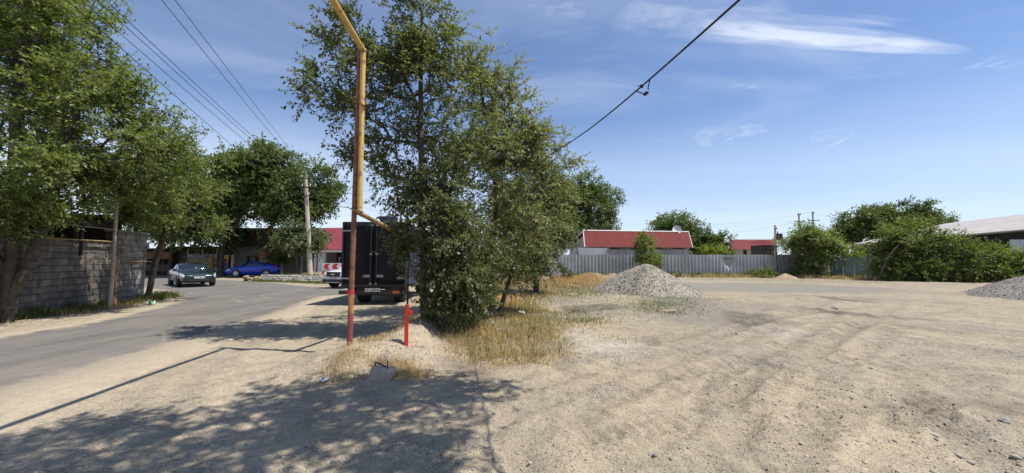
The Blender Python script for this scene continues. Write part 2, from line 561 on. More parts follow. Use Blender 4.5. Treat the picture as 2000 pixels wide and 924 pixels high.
MT['zinc'] = mat('zinc_fitting', (0.24, 0.24, 0.235), 0.55, 0.4)
MT['cab'] = mat('white_cab_paint', (0.6, 0.62, 0.66), 0.35)
MT['navy'] = mat('navy_box', (0.018, 0.022, 0.16), 0.4)
MT['dress'] = mat('lavender_dress', (0.16, 0.15, 0.28), 0.8)
MT['skin'] = mat('skin', (0.38, 0.22, 0.15), 0.6)
MT['hair'] = mat('auburn_hair', (0.10, 0.025, 0.015), 0.6)
MT['parasol'] = mat('ochre_cloth', (0.36, 0.17, 0.04), 0.8, var=0.3, scale=4)
MT['litter'] = mat('white_blue_plastic', (0.66, 0.68, 0.75), 0.4, col2=(0.25, 0.30, 0.55), scale=14, thresh=(0.5, 0.6))
MT['litter_green'] = mat('pale_green_plastic', (0.35, 0.62, 0.42), 0.4)


def vary_by_object(m, amount):
    """each sheet a little lighter or darker than the next, with faint dirt streaks"""
    t = NT(m.node_tree); b = m.node_tree.nodes['Principled BSDF']
    src = b.inputs['Base Color'].links[0].from_socket
    oi = t.n.new('ShaderNodeObjectInfo')
    px_, py_, pz_ = t.sep(t.n.new('ShaderNodeNewGeometry').outputs['Position'])
    st = t.noise(t.comb(t.mul(px_, 6.0), 0.0, t.mul(pz_, 0.6)), 1.0, 4, 0.6)
    k = t.mul(t.add(1 - amount, t.mul(oi.outputs['Random'], 2 * amount)), t.step(st, 0.3, 0.7, 0.86, 1.08))
    t.set(b.inputs['Base Color'], t.mix(1.0, src, t.comb(k, k, k), 'MULTIPLY'))
vary_by_object(MT['fence'], 0.14)
vary_by_object(MT['fence_green'], 0.18)
vary_by_object(MT['red_roof'], 0.05)
vary_by_object(MT['red_roof_far'], 0.05)
vary_by_object(MT['shed_roof'], 0.05)

def grain_mat(name, dark, light, cell, bumpd=0.02):
    """loose stones: every cell its own grey"""
    m, t, b = principled(name)
    p = t.n.new('ShaderNodeNewGeometry').outputs['Position']
    vo = t.voro(p, cell)
    r = t.sep(vo.outputs['Color'])[0]
    n = t.noise(p, 0.8, 3)
    c = t.mix(r, dark, light)
    c = t.mix(t.step(n, 0.35, 0.7, 0.0, 0.25), c, (0.36, 0.31, 0.24))
    gap = t.step(vo.outputs['Distance'], 0.45, 0.8, 1.0, 0.45)
    t.set(b.inputs['Base Color'], c)
    b.inputs['Roughness'].default_value = 0.9
    t.set(b.inputs['Normal'], t.bump(t.mul(vo.outputs['Distance'], -1.0), 1.0, bumpd))
    return m

MT['gravel'] = grain_mat('pale_gravel', (0.19, 0.17, 0.135), (0.50, 0.45, 0.365), 20, 0.05)
MT['gravel_grey'] = grain_mat('grey_brown_gravel', (0.135, 0.115, 0.098), (0.36, 0.315, 0.27), 18, 0.05)
MT['stone'] = mat('river_stone', (0.25, 0.24, 0.225), 0.8, col2=(0.38, 0.35, 0.31), scale=4, coord='Object', bump=0.003)
MT['stone_pale'] = mat('pale_stone', (0.48, 0.44, 0.38), 0.85, var=0.3, scale=3, bump=0.004)
MT['soil'] = mat('sandy_soil', (0.38, 0.29, 0.19), 0.95, var=0.3, scale=3, bump=0.02, bscale=12)

def block_mat(name, c1, c2, mortar, bw, bh, off=0.5, rub=0.0):
    m, t, b = principled(name)
    geo = t.n.new('ShaderNodeTexCoord').outputs['Object']
    x, y, z = t.sep(geo)
    jitter = t.noise(geo, 2.0, 3)
    vec = t.comb(t.add(y, t.mul(jitter, rub)), t.add(z, t.mul(jitter, rub * 0.5)), 0.0)
    br = t.n.new('ShaderNodeTexBrick')
    t.set(br.inputs['Vector'], vec)
    br.offset = off
    br.inputs['Color1'].default_value = (*c1, 1); br.inputs['Color2'].default_value = (*c2, 1)
    br.inputs['Mortar'].default_value = (*mortar, 1)
    br.inputs['Scale'].default_value = 1.0
    br.inputs['Mortar Size'].default_value = 0.012
    br.inputs['Mortar Smooth'].default_value = 0.3
    br.inputs['Brick Width'].default_value = bw
    br.inputs['Row Height'].default_value = bh
    n = t.noise(geo, 3.5, 6, 0.65)
    stain = t.mul(t.step(n, 0.35, 0.75, 0.72, 1.25), t.step(t.noise(geo, 0.9, 4, 0.6), 0.3, 0.7, 0.75, 1.15))
    col = t.mix(1.0, br.outputs['Color'], t.comb(stain, stain, stain), 'MULTIPLY')
    t.set(b.inputs['Base Color'], col)
    b.inputs['Roughness'].default_value = 0.92
    h = t.add(t.mul(br.outputs['Fac'], -1.0), t.mul(t.noise(geo, 18, 5, 0.7), 0.8))
    t.set(b.inputs['Normal'], t.bump(h, 0.9, 0.02))
    return m

MT['block_wall'] = block_mat('grey_block_wall', (0.150, 0.130, 0.110), (0.225, 0.196, 0.165), (0.09, 0.08, 0.068), 0.42, 0.205)
MT['rubble_wall'] = block_mat('rough_rubble_wall', (0.24, 0.215, 0.19), (0.33, 0.30, 0.26), (0.17, 0.155, 0.14), 0.40, 0.22, 0.4, 0.18)

# ------------------------------------------------------------------ terrain
ROAD = [(-9.6, -14), (-10.4, 4)] + [G(*p) for p in ((0, 656), (130, 636), (250, 611), (318, 594), (345, 583), (325, 573), (285, 565))] + \
       [(-30, 27.5), (-62, 46), (-60, 54)] + [G(*p) for p in ((282, 541.5), (420, 545.5), (520, 550), (600, 558), (690, 564), (700, 577), (640, 580))] + \
       [G(*p) for p in ((618, 592), (575, 618), (445, 662), (310, 712), (160, 768), (0, 830))] + [(-4.3, 1.2), (-3.9, -14)]
ROAD = smooth_line(ROAD, 4)
BERM = smooth_line([(-2.75, 5.75), (-2.2, 6.6), (-1.95, 8.2), (-1.8, 11), (-1.2, 16), (0.4, 22)], 4)
GRASS = [G(*p) for p in ((835, 640), (900, 590), (985, 568), (1060, 600), (1090, 640), (1110, 690), (1050, 712), (950, 716), (880, 690))]
STRAW = [G(*p) for p in ((930, 600), (985, 548), (1080, 545), (1180, 545), (1180, 556), (1080, 572), (1010, 590))]
SAND = [G(*p) for p in ((1085, 650), (1140, 640), (1190, 665), (1290, 680), (1230, 700), (1130, 690))]
SAND2 = [G(*p) for p in ((1500, 648), (1545, 640), (1570, 648), (1530, 660))]
ISLAND = [(-19.2, 29.6), (-12.2, 26.6), (-10.5, 33), (-18.5, 36.5)]
RUBBLE = [G(*p) for p in ((1270, 580), (1350, 575), (1420, 600), (1500, 622), (1420, 640), (1300, 625))]
STRIP = [G(*p) for p in ((1300, 552), (1560, 553), (1760, 565), (1740, 574), (1500, 572), (1340, 568))]
STAINS = [[G(*p) for p in q] for q in (
    ((1090, 598), (1180, 592), (1250, 600), (1200, 606), (1110, 610)),
    ((1560, 600), (1700, 615), (1850, 628), (1740, 622), (1600, 612)),
    ((1580, 580), (1690, 588), (1720, 592), (1600, 588)),
    ((1930, 790), (1985, 795), (1970, 812), (1925, 805)),
    ((1410, 605), (1500, 615), (1530, 632), (1440, 640), (1400, 625)),
    ((880, 700), (930, 715), (960, 745), (890, 735)))]
TRACKS = [smooth_line([G(*p) for p in q], 6) for q in (
    ((940, 905), (1060, 840), (1230, 770), (1380, 715), (1500, 660), (1620, 625), (1800, 600)),
    ((1170, 860), (1290, 790), (1400, 735), (1490, 680), (1560, 640), (1700, 590)),
    ((1240, 900), (1340, 830), (1420, 760), (1500, 700), (1640, 640)),
    ((2100, 760), (1820, 740), (1600, 745), (1450, 770), (1320, 830)),
    ((2050, 840), (1900, 790), (1700, 740), (1500, 690), (1350, 670)),
    ((1200, 715), (1330, 690), (1470, 650), (1560, 610)),
    ((2050, 690), (1850, 660), (1650, 635), (1500, 630)),
    ((1700, 900), (1640, 830), (1600, 760), (1590, 700)),
    ((1050, 740), (1180, 735), (1340, 700), (1450, 660)),
    ((640, 924), (560, 820), (520, 740), (570, 680), (630, 640)),
    ((420, 924), (430, 800), (470, 720), (540, 660), (600, 630)))]
TREADS = [smooth_line([G(*p) for p in q], 6) for q in (((1365, 812), (1383, 775), (1405, 748), (1440, 722)), ((1425, 806), (1442, 772), (1470, 745), (1510, 718)), ((1120, 862), (1200, 850), (1300, 832)), ((1745, 850), (1765, 815), (1790, 785)), ((1810, 848), (1825, 812), (1850, 785)), ((1530, 795), (1580, 805), (1610, 812)))]
MOUNDS = [(2.6, 24.0, .22, 1.6), (4.1, 27.5, .34, 1.5), (5.8, 30.5, .36, 1.4), (7.8, 31.5, .30, 1.5), (9.6, 33, .45, 1.5), (1.2, 21, .3, 1.3),
          (12.0, 16.6, .10, 1.5), (11.0, 15.2, .10, 1.2), (8.8, 14.4, .10, 1.4)]

def terrain(x, y):
    x = np.asarray(x, float); y = np.asarray(y, float)
    sr = sd_poly(x, y, ROAD)
    off = sstep(sr, -0.2, 1.0)
    lot = sstep(x, -2.5, 0.0)
    near = np.clip(1 - np.hypot(x, y) / 90, 0, 1)
    z = (0.05 * fbm(x * 0.22, y * 0.22, 3) + lot * (0.026 * fbm(x * 1.1, y * 1.1, 5) + 0.022 * fbm(x * 4.5, y * 4.5, 7, 3)) + 0.014 * fbm(x * 9, y * 9, 9, 3)) * off * near
    z += 0.012 * fbm(x * 0.8, y * 0.8, 31) * (1 - off)
    d, arc, side = sd_line(x, y, BERM)
    n = 1 + 0.6 * fbm(x * 2.2, y * 2.2, 12)
    z += (0.26 - 0.16 * sstep(y, 9, 14)) * n * np.exp(-(d / 0.55) ** 2) * off
    z += 0.16 * np.exp(-(((x + 1.86) ** 2 + (y - 6.95) ** 2) / 0.30))
    for mx, my, h, r in MOUNDS:
        z += h * np.exp(-(((x - mx) ** 2 + (y - my) ** 2) / r ** 2)) * (1 + 0.9 * fbm(x * 1.3, y * 1.3, 41, 3))
    z += 0.45 * sstep(-sd_poly(x, y, ISLAND), -0.25, 0.35)
    for i, tr in enumerate(TRACKS):
        d, arc, side = sd_line(x, y, tr)
        for w in (-0.85, 0.85):
            q = np.abs(side - w)
            rut = np.exp(-(q / 0.16) ** 2); rim = np.exp(-((q - 0.27) / 0.09) ** 2)
            amp = 0.5 + 0.9 * (vnoise(arc * 0.5, np.zeros_like(arc) + i * 3.7, 51) + 0.5)
            tread = np.sin(arc * 2 * math.pi / 0.17 + np.sign(side - w) * 1.5) * 0.006 * (q < 0.2)
            z += (-0.024 * rut + 0.017 * rim + tread * 1.7) * amp * off * lot.clip(0.35, 1)
    for i, tr in enumerate(TREADS):
        d, arc, side = sd_line(x, y, tr)
        env = sstep(d, 0.15, 0.10) * sstep(arc, 0.0, 0.15)
        z += env * (-0.016 + 0.018 * np.sign(np.sin(arc * 2 * math.pi / 0.15 + np.abs(side) * 9))) + 0.012 * np.exp(-((d - 0.18) / 0.05) ** 2)
    return z

def zt(x, y): return float(terrain(np.array([x]), np.array([y]))[0])

def axis(segs):
    out = [segs[0][0]]
    for a, b, s0, s1 in segs:
        q = a
        while q < b - 1e-6:
            t = (q - a) / (b - a)
            q += s0 + (s1 - s0) * t
            out.append(min(q, b))
    return np.array(sorted(set(np.round(out, 4))))

gx = axis([(-1800, -120, 300, 25), (-120, -40, 8, 1.2), (-40, -16, 0.8, 0.3), (-16, -7, 0.16, 0.06), (-7, 8, 0.04, 0.04), (8, 18, 0.05, 0.14), (18, 40, 0.16, 0.8), (40, 140, 1.5, 12), (140, 1800, 40, 300)])
gy = axis([(-300, -20, 60, 5), (-20, 2.4, 1.5, 0.2), (2.4, 6, 0.026, 0.035), (6, 14, 0.04, 0.07), (14, 28, 0.08, 0.2), (28, 50, 0.22, 0.6), (50, 150, 1.5, 10), (150, 2500, 30, 400)])
XX, YY = np.meshgrid(gx, gy)
x, y = XX.ravel(), YY.ravel()
z = terrain(x, y)
nx, ny = len(gx), len(gy)
idx = np.arange(nx * ny).reshape(ny, nx)
quads = np.stack([idx[:-1, :-1], idx[:-1, 1:], idx[1:, 1:], idx[1:, :-1]], -1).reshape(-1, 4)
SR = sd_poly(x, y, ROAD)
e = 0.25 * fbm(x * 2.2, y * 2.2, 61)
e2 = 0.55 * fbm(x * 0.9, y * 0.9, 62)
def inside(poly, soft): return sstep(-(sd_poly(x, y, poly) + e * 1.4 * soft + e2 * soft), -soft, soft)
m_grass = np.maximum(inside(GRASS, 0.4), inside(STRAW, 1.0) * 0.8)
for mx, my, h, r in MOUNDS[:6]: m_grass = np.maximum(m_grass, np.exp(-(((x - mx) ** 2 + (y - my) ** 2) / (1.3 * r) ** 2)))
m_sand = np.maximum(inside(SAND, 0.35) * 0.95, inside(SAND2, 0.25))
m_gravel = np.maximum(inside(RUBBLE, 0.7), inside(STRIP, 1.0))
m_gravel = np.maximum(m_gravel, 0.55 * sstep(fbm(x * 0.45, y * 0.45, 71) + 0.4 * fbm(x * 2, y * 2, 72), 0.12, 0.5) * sstep(x, -1, 1.5))
m_stain = np.zeros_like(x)
for s_ in STAINS: m_stain = np.maximum(m_stain, inside(s_, 0.35))
m_stain = np.maximum(m_stain, 0.38 * sstep(fbm(x * 0.7 + 40, y * 0.9, 81) + 0.35 * fbm(x * 3, y * 3, 82), 0.28, 0.6) * sstep(x, -1.0, 1.0))
m_gravel = m_gravel * (1 - 0.85 * np.clip(m_stain, 0, 1))
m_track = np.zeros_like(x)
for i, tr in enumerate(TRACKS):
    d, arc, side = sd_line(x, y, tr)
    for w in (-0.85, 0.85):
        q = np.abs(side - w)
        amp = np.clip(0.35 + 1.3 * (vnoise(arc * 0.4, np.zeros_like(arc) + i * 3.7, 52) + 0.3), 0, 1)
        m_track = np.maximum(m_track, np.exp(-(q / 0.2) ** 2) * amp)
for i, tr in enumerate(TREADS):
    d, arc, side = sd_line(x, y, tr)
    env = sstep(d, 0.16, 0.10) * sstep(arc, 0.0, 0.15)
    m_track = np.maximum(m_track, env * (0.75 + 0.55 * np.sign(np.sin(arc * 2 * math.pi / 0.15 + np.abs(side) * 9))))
d_berm, _, _ = sd_line(x, y, BERM)
m_pale = np.maximum(sstep(-x, 0.6, 2.0) * sstep(-y, -22, -12), 0)          # fine pale shoulder dust beside the road
m_green = np.zeros_like(x)
for poly in ([(-16.5, 9), (-14.2, 9), (-14.6, 17), (-17, 18)], [G(*p) for p in ((1000, 565), (1180, 552), (1190, 562), (1100, 585), (1010, 600))],
             [G(*p) for p in ((1340, 541), (1720, 545), (1760, 556), (1340, 547))], ISLAND,
             [G(*p) for p in ((1090, 610), (1160, 604), (1170, 630), (1100, 635))], [G(*p) for p in ((1225, 590), (1330, 582), (1370, 612), (1290, 616), (1235, 604))]):
    m_green = np.maximum(m_green, inside(poly, 0.5))

def ground_material(name, road):
    m, t, b = principled(name)
    p = t.n.new('ShaderNodeNewGeometry').outputs['Position']
    px_, py_, pz_ = t.sep(p)
    n_big = t.noise(p, 0.35, 5, 0.6)
    n_mid = t.noise(p, 2.6, 6, 0.65)
    n_fine = t.noise(p, 24, 4, 0.7)
    streak = t.noise(t.comb(t.mul(px_, 0.5), t.mul(py_, 2.2), 0.0), 1.6, 5, 0.65, dist=0.5)
    dirt = t.mix(t.step(n_big, 0.35, 0.65), (0.425, 0.350, 0.240), (0.358, 0.300, 0.214))
    dirt = t.mix(t.step(n_mid, 0.42, 0.75, 0.0, 0.6), dirt, (0.275, 0.230, 0.170))
    dirt = t.mix(t.step(streak, 0.5, 0.75, 0.0, 0.5), dirt, (0.43, 0.355, 0.245))
    pale = t.mix(t.step(n_mid, 0.3, 0.75), (0.450, 0.372, 0.262), (0.365, 0.305, 0.220))
    col = t.mix(t.attr('pale'), dirt, pale)
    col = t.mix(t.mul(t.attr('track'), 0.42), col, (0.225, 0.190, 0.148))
    col = t.mix(t.mul(t.attr('sand'), t.step(n_fine, 0.3, 0.5, 0.55, 1.0)), col, (0.475, 0.415, 0.33))
    col = t.mix(t.mul(t.attr('stain'), t.step(n_mid, 0.25, 0.6, 0.35, 0.95)), col, (0.120, 0.098, 0.076))
    col = t.mix(t.mul(t.attr('grass'), t.step(n_fine, 0.25, 0.7, 0.5, 1.0)), col, (0.27, 0.185, 0.10))
    col = t.mix(t.mul(t.attr('green'), t.step(n_mid, 0.35, 0.65, 0.0, 0.85)), col, (0.19, 0.17, 0.075))
    # pebbles: cells of three sizes, only some of them stones
    hgt = t.mul(n_fine, 0.35)
    for sc_, lim, w, seed in ((28, 0.74, 0.55, 0.0), (62, 0.55, 0.5, 3.0), (130, 0.43, 0.35, 7.0)):
        vo = t.voro(p, sc_)
        r, g_, b_ = t.sep(vo.outputs['Color'])
        need = t.sub(lim + 0.235, t.mul(t.attr('gravel'), 0.55))
        need = t.add(need, t.mul(t.step(n_mid, 0.45, 0.7), -0.28))
        on = t.mul(t.step(t.sub(r, need), 0.0, 0.02), t.step(vo.outputs['Distance'], 0.25, 0.45, 1.0, 0.0))
        stone = t.mix(g_, (0.16, 0.15, 0.14), (0.52, 0.47, 0.40))
        col = t.mix(t.mul(on, 0.8), col, stone)
        hgt = t.add(hgt, t.mul(on, w))
    col = t.mix(t.mul(t.attr('gravel'), t.step(n_mid, 0.3, 0.6, 0.25, 0.75)), col, t.mix(t.sep(t.voro(p, 34).outputs['Color'])[0], (0.23, 0.205, 0.17), (0.50, 0.455, 0.38)))
    n_lump = t.noise(p, 8.0, 5, 0.7)
    fine = t.mul(t.step(n_fine, 0.3, 0.75, 0.90, 1.08), t.step(n_lump, 0.3, 0.7, 0.90, 1.08))
    hgt = t.add(hgt, t.mul(n_lump, 1.3))
    col = t.mix(1.0, col, t.comb(fine, fine, fine), 'MULTIPLY')
    nrm = t.bump(hgt, 0.9, 0.035)
    rough = 0.95
    if road:
        sd = t.attr('edge')
        along = t.noise(t.comb(t.mul(px_, 1.1), t.mul(py_, 0.09), 0.0), 2.2, 5, 0.6)
        asp = t.mix(t.step(along, 0.35, 0.68), (0.155, 0.142, 0.128), (0.104, 0.096, 0.088))
        agg = t.voro(p, 90)
        asp = t.mix(t.mul(t.sep(agg.outputs['Color'])[0], 0.4), asp, (0.20, 0.187, 0.17))
        dust = t.noise(p, 0.6, 6, 0.65)
        asp = t.mix(t.step(dust, 0.42, 0.78, 0.0, 0.62), asp, (0.245, 0.210, 0.165))
        wobble = t.add(t.mul(t.sub(n_mid, 0.5), 1.4), t.mul(t.sub(n_big, 0.5), 0.9))
        edge = t.step(t.add(sd, wobble), t.step(px_, -9.0, -6.5, -0.7, -1.9), -0.02)
        grit = t.step(t.add(t.mul(n_fine, 0.7), t.mul(edge, 0.9)), 0.55, 0.85)
        # long thin cracks, patched pale
        ck = t.voro(t.comb(t.mul(px_, 0.5), t.mul(py_, 0.22), 0.0), 1.0, 'DISTANCE_TO_EDGE')
        ck.inputs['Vector'].default_value = (0, 0, 0)
        crack = t.mul(t.step(t.add(ck.outputs['Distance'], t.mul(t.sub(n_mid, 0.5), 0.06)), 0.0, 0.012, 1.0, 0.0), 0.35)
        asp = t.mix(crack, asp, (0.30, 0.275, 0.24))
        edge = t.m('MAXIMUM', t.mul(edge, grit), t.step(sd, -0.12, 0.12))
        col = t.mix(edge, asp, col)
        nrm = t.bump(t.add(t.mul(hgt, t.mul(edge, 1.0)), t.mul(agg.outputs['Distance'], 0.25)), 0.6, 0.018)
    t.set(b.inputs['Base Color'], col)
    b.inputs['Roughness'].default_value = rough
    b.inputs['Specular IOR Level'].default_value = 0.25
    t.set(b.inputs['Normal'], nrm)
    return m

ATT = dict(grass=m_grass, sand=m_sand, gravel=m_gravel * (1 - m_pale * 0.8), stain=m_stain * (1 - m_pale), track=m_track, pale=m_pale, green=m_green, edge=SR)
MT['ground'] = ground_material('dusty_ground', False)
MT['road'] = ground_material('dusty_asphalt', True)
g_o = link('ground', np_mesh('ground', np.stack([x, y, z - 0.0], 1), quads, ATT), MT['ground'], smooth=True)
structure(g_o)
keep = SR[quads].min(1) < 0.35
used = np.unique(quads[keep]); remap = -np.ones(len(x), int); remap[used] = np.arange(len(used))
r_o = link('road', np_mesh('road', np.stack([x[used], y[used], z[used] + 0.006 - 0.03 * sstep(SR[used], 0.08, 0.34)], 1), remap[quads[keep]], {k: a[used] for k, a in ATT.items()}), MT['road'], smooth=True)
structure(r_o)


# ------------------------------------------------------------------ trees
def unit(a):
    return a / (np.linalg.norm(a, axis=-1, keepdims=True) + 1e-9)

def tubes_np(a, b, ra, rb, n):
    """many separate tapered tubes, arrays of end points"""
    d = unit(b - a)
    ref = np.where(np.abs(d[:, 2:3]) < 0.9, np.array([[0, 0, 1.0]]), np.array([[1.0, 0, 0]]))
    s = unit(np.cross(d, ref)); t = np.cross(d, s)
    th = np.arange(n) * 2 * math.pi / n
    ring = s[:, None] * np.cos(th)[None, :, None] + t[:, None] * np.sin(th)[None, :, None]
    v = np.concatenate([a[:, None] + ring * ra[:, None, None], b[:, None] + ring * rb[:, None, None]], 1)
    k = np.arange(n); k2 = (k + 1) % n
    f = np.stack([k, k2, k2 + n, k + n], 1)
    F_ = (np.arange(len(a)) * 2 * n)[:, None, None] + f[None]
    return v.reshape(-1, 3), F_.reshape(-1, 4)

def leaf_quads(p, d, nrm, ln, wd):
    s = unit(np.cross(nrm, d))
    mid = p + d * (ln * 0.45)[:, None]
    tip = p + d * ln[:, None]
    up = unit(np.cross(d, s))
    fold = up * (wd * 0.22)[:, None]
    v = np.stack([p, mid + s * (wd / 2)[:, None] + fold, tip, mid - s * (wd / 2)[:, None] + fold], 1).reshape(-1, 3)
    f = np.arange(len(p) * 4).reshape(-1, 4)
    return v, f

def crown_points(rng, ells, n, clump, shell=0.45):
    """twig ends: clumps scattered in the ellipsoids' volume"""
    w = np.array([e_[6] if len(e_) > 6 else e_[3] * e_[4] * e_[5] for e_ in ells]); w = w / w.sum()
    nc = max(3, int(n / clump))
    k = rng.choice(len(ells), nc, p=w)
    E = np.array([e_[:6] for e_ in ells])[k]
    dirs = unit(rng.normal(size=(nc, 3)))
    rad = rng.random(nc) ** shell
    c = E[:, :3] + dirs * rad[:, None] * E[:, 3:6]
    size = 0.26 * E[:, 3:6].mean(1)
    j = rng.integers(0, nc, n)
    far = (rng.random(nc) < 0.10)[:, None]
    c = np.where(far, E[:, :3] + dirs * rng.uniform(1.05, 1.24, nc)[:, None] * E[:, 3:6], c)
    size = np.where(far[:, 0], size * 0.5, size)
    return c[j] + rng.normal(size=(n, 3)) * (size[j] * rng.uniform(0.45, 1.0, n))[:, None] * np.array([1, 1, 0.75])

def make_tree(name, label, cat, trunks, ells, n_ends, leaf, seed, leafm, bark='bark', r0=0.15, clump=7, twigs=3, tl=0.55, per=12,
              shade=0.5, group=None, aspect=0.5, droop=0.15, step=0.4, shell=0.45, zmin=0.1, rtip=0.006, base_z=None):
    rng = np.random.default_rng(seed)
    pts, par = [], []
    is_trunk = []
    for tr in trunks:
        tr = smooth_line([tuple(q) for q in tr], 6)
        for i, q in enumerate(tr):
            pts.append(np.array(q) + (rng.normal(size=3) * 0.008 if i else 0)); par.append(len(pts) - 2 if i else -1)
    base = np.array(trunks[0][0])
    ends = crown_points(rng, ells, n_ends, clump, shell)
    ends = ends[ends[:, 2] > base[2] + zmin]
    T = np.array(pts)
    dist = np.min(np.linalg.norm(ends[:, None] - T[None], axis=2), 1)
    ends = ends[np.argsort(dist)]
    cap = len(pts) + len(ends) * 14
    A = np.zeros((cap, 3)); A[:len(pts)] = T
    n = len(pts)
    par = par + [0] * (cap - n)
    tips = []
    # first trunk nodes low down do not sprout
    ztr = T[:, 2].min()
    for e_ in ends:
        dv = e_ - A[:n]
        L = np.linalg.norm(dv, axis=1)
        cost = L * (1.0 + 0.9 * np.clip(0.25 - dv[:, 2] / (L + 1e-6), 0, 2))
        j = int(np.argmin(cost))
        L = float(L[j])
        k = min(12, max(1, int(L / step)))
        p0, prev = A[j].copy(), j
        bend = rng.normal(size=3) * 0.07 * L; bend[2] += 0.10 * L
        for i in range(1, k + 1):
            t = i / k
            q = p0 + (e_ - p0) * t + bend * math.sin(math.pi * t)
            A[n] = q; par[n] = prev; prev = n; n += 1
        tips.append(prev)
    A = A[:n]; par = np.array(par[:n])
    cnt = np.zeros(n)
    for t in tips: cnt[t] += 1
    for i in range(n - 1, -1, -1):
        if par[i] >= 0: cnt[par[i]] += cnt[i]
    rad = rtip * np.maximum(cnt, 1) ** 0.5
    # ease the trunk to its own taper
    nt = len(T)
    top = cnt[0] if cnt[0] else 1
    rad = rad * (r0 / max(rad[:nt].max(), 1e-6)) if rad[:nt].max() > r0 else rad
    start = 0
    for tr in trunks:
        L = (len(tr) - 1) * 6 + 1
        for i in range(L):
            rad[start + i] = max(rad[start + i], r0 * (0.10 + 0.90 * (1 - i / L) ** 1.4) * (1.2 if i == 0 else 1.0) * (1.0 if start == 0 else 0.8))
        start += L
    c = np.arange(n)[par >= 0]
    big = rad[c] > 0.02
    V, Fc, off = [], [], 0
    for sel, sides in ((big, 7), (~big, 3)):
        i = c[sel]
        if len(i):
            ra = np.where((i < nt) & (par[i] < nt), rad[par[i]], np.minimum(rad[par[i]], rad[i] * 1.5))
            v_, f_ = tubes_np(A[par[i]], A[i], ra, rad[i], sides)
            V.append(v_); Fc.append(f_ + off); off += len(v_)
    # twigs
    centre = np.average(np.array([e_[:3] for e_ in ells]), axis=0)
    o = np.repeat(A[np.array(tips)], twigs, 0)
    m = len(o)
    pre = np.repeat(unit(A[np.array(tips)] - A[par[np.array(tips)]]), twigs, 0)
    outw = unit(o - centre)
    d = unit(pre * 0.5 + outw * 0.35 + rng.normal(size=(m, 3)) * 0.55 + np.array([0, 0, 0.15]))
    ln = tl * rng.uniform(0.5, 1.25, m)
    q = o + d * ln[:, None] + np.array([0, 0, -droop]) * ln[:, None]
    v_, f_ = tubes_np(o, q, np.full(m, rtip * 0.6), np.full(m, rtip * 0.3), 3)
    V.append(v_); Fc.append(f_ + off); off += len(v_)
    base_v = Vector(base)
    root = thing(name, label, cat, (base_v.x, base_v.y, base_v.z), 0, group)
    link('trunk', np_mesh('trunk', np.concatenate(V), np.concatenate(Fc)), MT[bark], root, True)
    # leaves alternate along the twigs
    t = np.tile(np.linspace(0.08, 1.0, per), m) + rng.uniform(-0.04, 0.04, m * per)
    o2, q2, d2 = np.repeat(o, per, 0), np.repeat(q, per, 0), np.repeat(unit(q - o), per, 0)
    p = o2 + (q2 - o2) * t[:, None]
    N = len(p)
    alt = np.where(np.arange(N) % 2 == 0, 1.0, -1.0)[:, None]
    nrm = unit(np.array([0, 0, 0.45]) + rng.normal(size=(N, 3)) * 0.55 + np.repeat(outw, per, 0) * 0.55)
    side = unit(np.cross(nrm, d2)) * alt
    ld = unit(d2 * 0.65 + side * 0.8 + rng.normal(size=(N, 3)) * 0.3 + np.array([0, 0, -0.22]))
    lens = leaf * rng.uniform(0.42, 1.38, N)
    lv, lf = leaf_quads(p, ld, nrm, lens, lens * aspect)
    tone = np.repeat(rng.normal(0, 0.16, m), per) + rng.normal(shade, 0.2, N)
    link('crown', np_mesh('crown', lv, lf, dict(shade=np.repeat(np.clip(tone, 0, 1), 4))), MT[leafm], root)
    return root

def tz(px, py, Y): return tuple(P(px, py, Y))

def ell(px, py, Y, rx, rz, ry=None, w=None):
    """ellipsoid of half-width rx and half-height rz (metres) centred where that point of the place is"""
    p = P(px, py, Y)
    e_ = [p.x, p.y, p.z, rx, ry if ry else rx, rz]
    if w: e_.append(w)
    return tuple(e_)

GRP_ROW = 'trees growing along the verge beside the truck'
# the tall elm in front of everything
bx, by = -1.92, 8.5
make_tree('elm_tree', 'tall open-crowned dark green elm rising behind the yellow gas pipe', 'tree',
          [[(bx, by, zt(bx, by) - 0.05), (-1.95, 8.45, 1.6), (-2.0, 8.5, 3.2), (-2.08, 8.55, 5.0), (-2.1, 8.6, 7.4)],
           [(-1.8, 8.55, zt(-1.8, 8.55)), (-1.6, 8.6, 1.4), (-1.45, 8.7, 2.8), (-1.3, 8.8, 4.2)]],
          [ell(800, 60, 8.5, 1.0, 1.1, 0.9), ell(690, 150, 8.4, 1.15, 0.95, 0.8), ell(850, 130, 8.6, 1.0, 1.2, 0.9), ell(640, 215, 8.3, 0.75, 0.6, 0.6, 0.6),
           ell(800, 260, 8.6, 1.25, 1.0, 1.0), ell(900, 300, 8.8, 1.1, 1.2, 1.0), ell(850, 410, 8.7, 0.95, 1.0, 0.8, 1.5), ell(690, 60, 8.4, 0.7, 0.5, 0.5, 0.4), ell(720, 300, 8.4, 0.75, 0.5, 0.6, 0.5),
           ell(900, 510, 8.5, 0.55, 0.85, 0.55, 0.8), ell(845, 620, 8.2, 0.28, 0.45, 0.30, 0.35), ell(945, 500, 8.9, 0.55, 0.75, 0.6, 1.0), ell(895, 590, 8.8, 0.30, 0.45, 0.35, 0.5), ell(930, 570, 9.6, 0.4, 0.4, 0.4, .35), ell(800, -30, 8.5, 0.9, 0.8, 0.8, 0.8), ell(885, 460, 8.1, 0.5, 0.7, 0.4, 0.6), ell(838, 400, 8.5, 0.5, 0.8, 0.5, 0.9), ell(855, 535, 8.3, 0.30, 0.75, 0.35, 0.6), ell(735, 260, 8.4, 0.8, 0.6, 0.6, 0.9), ell(760, 150, 8.4, .7, .7, .6, .6)],
          1120, 0.086, 11, 'leaf_elm', r0=0.085, clump=7, twigs=4, tl=0.50, per=14, shade=0.5, group=GRP_ROW)
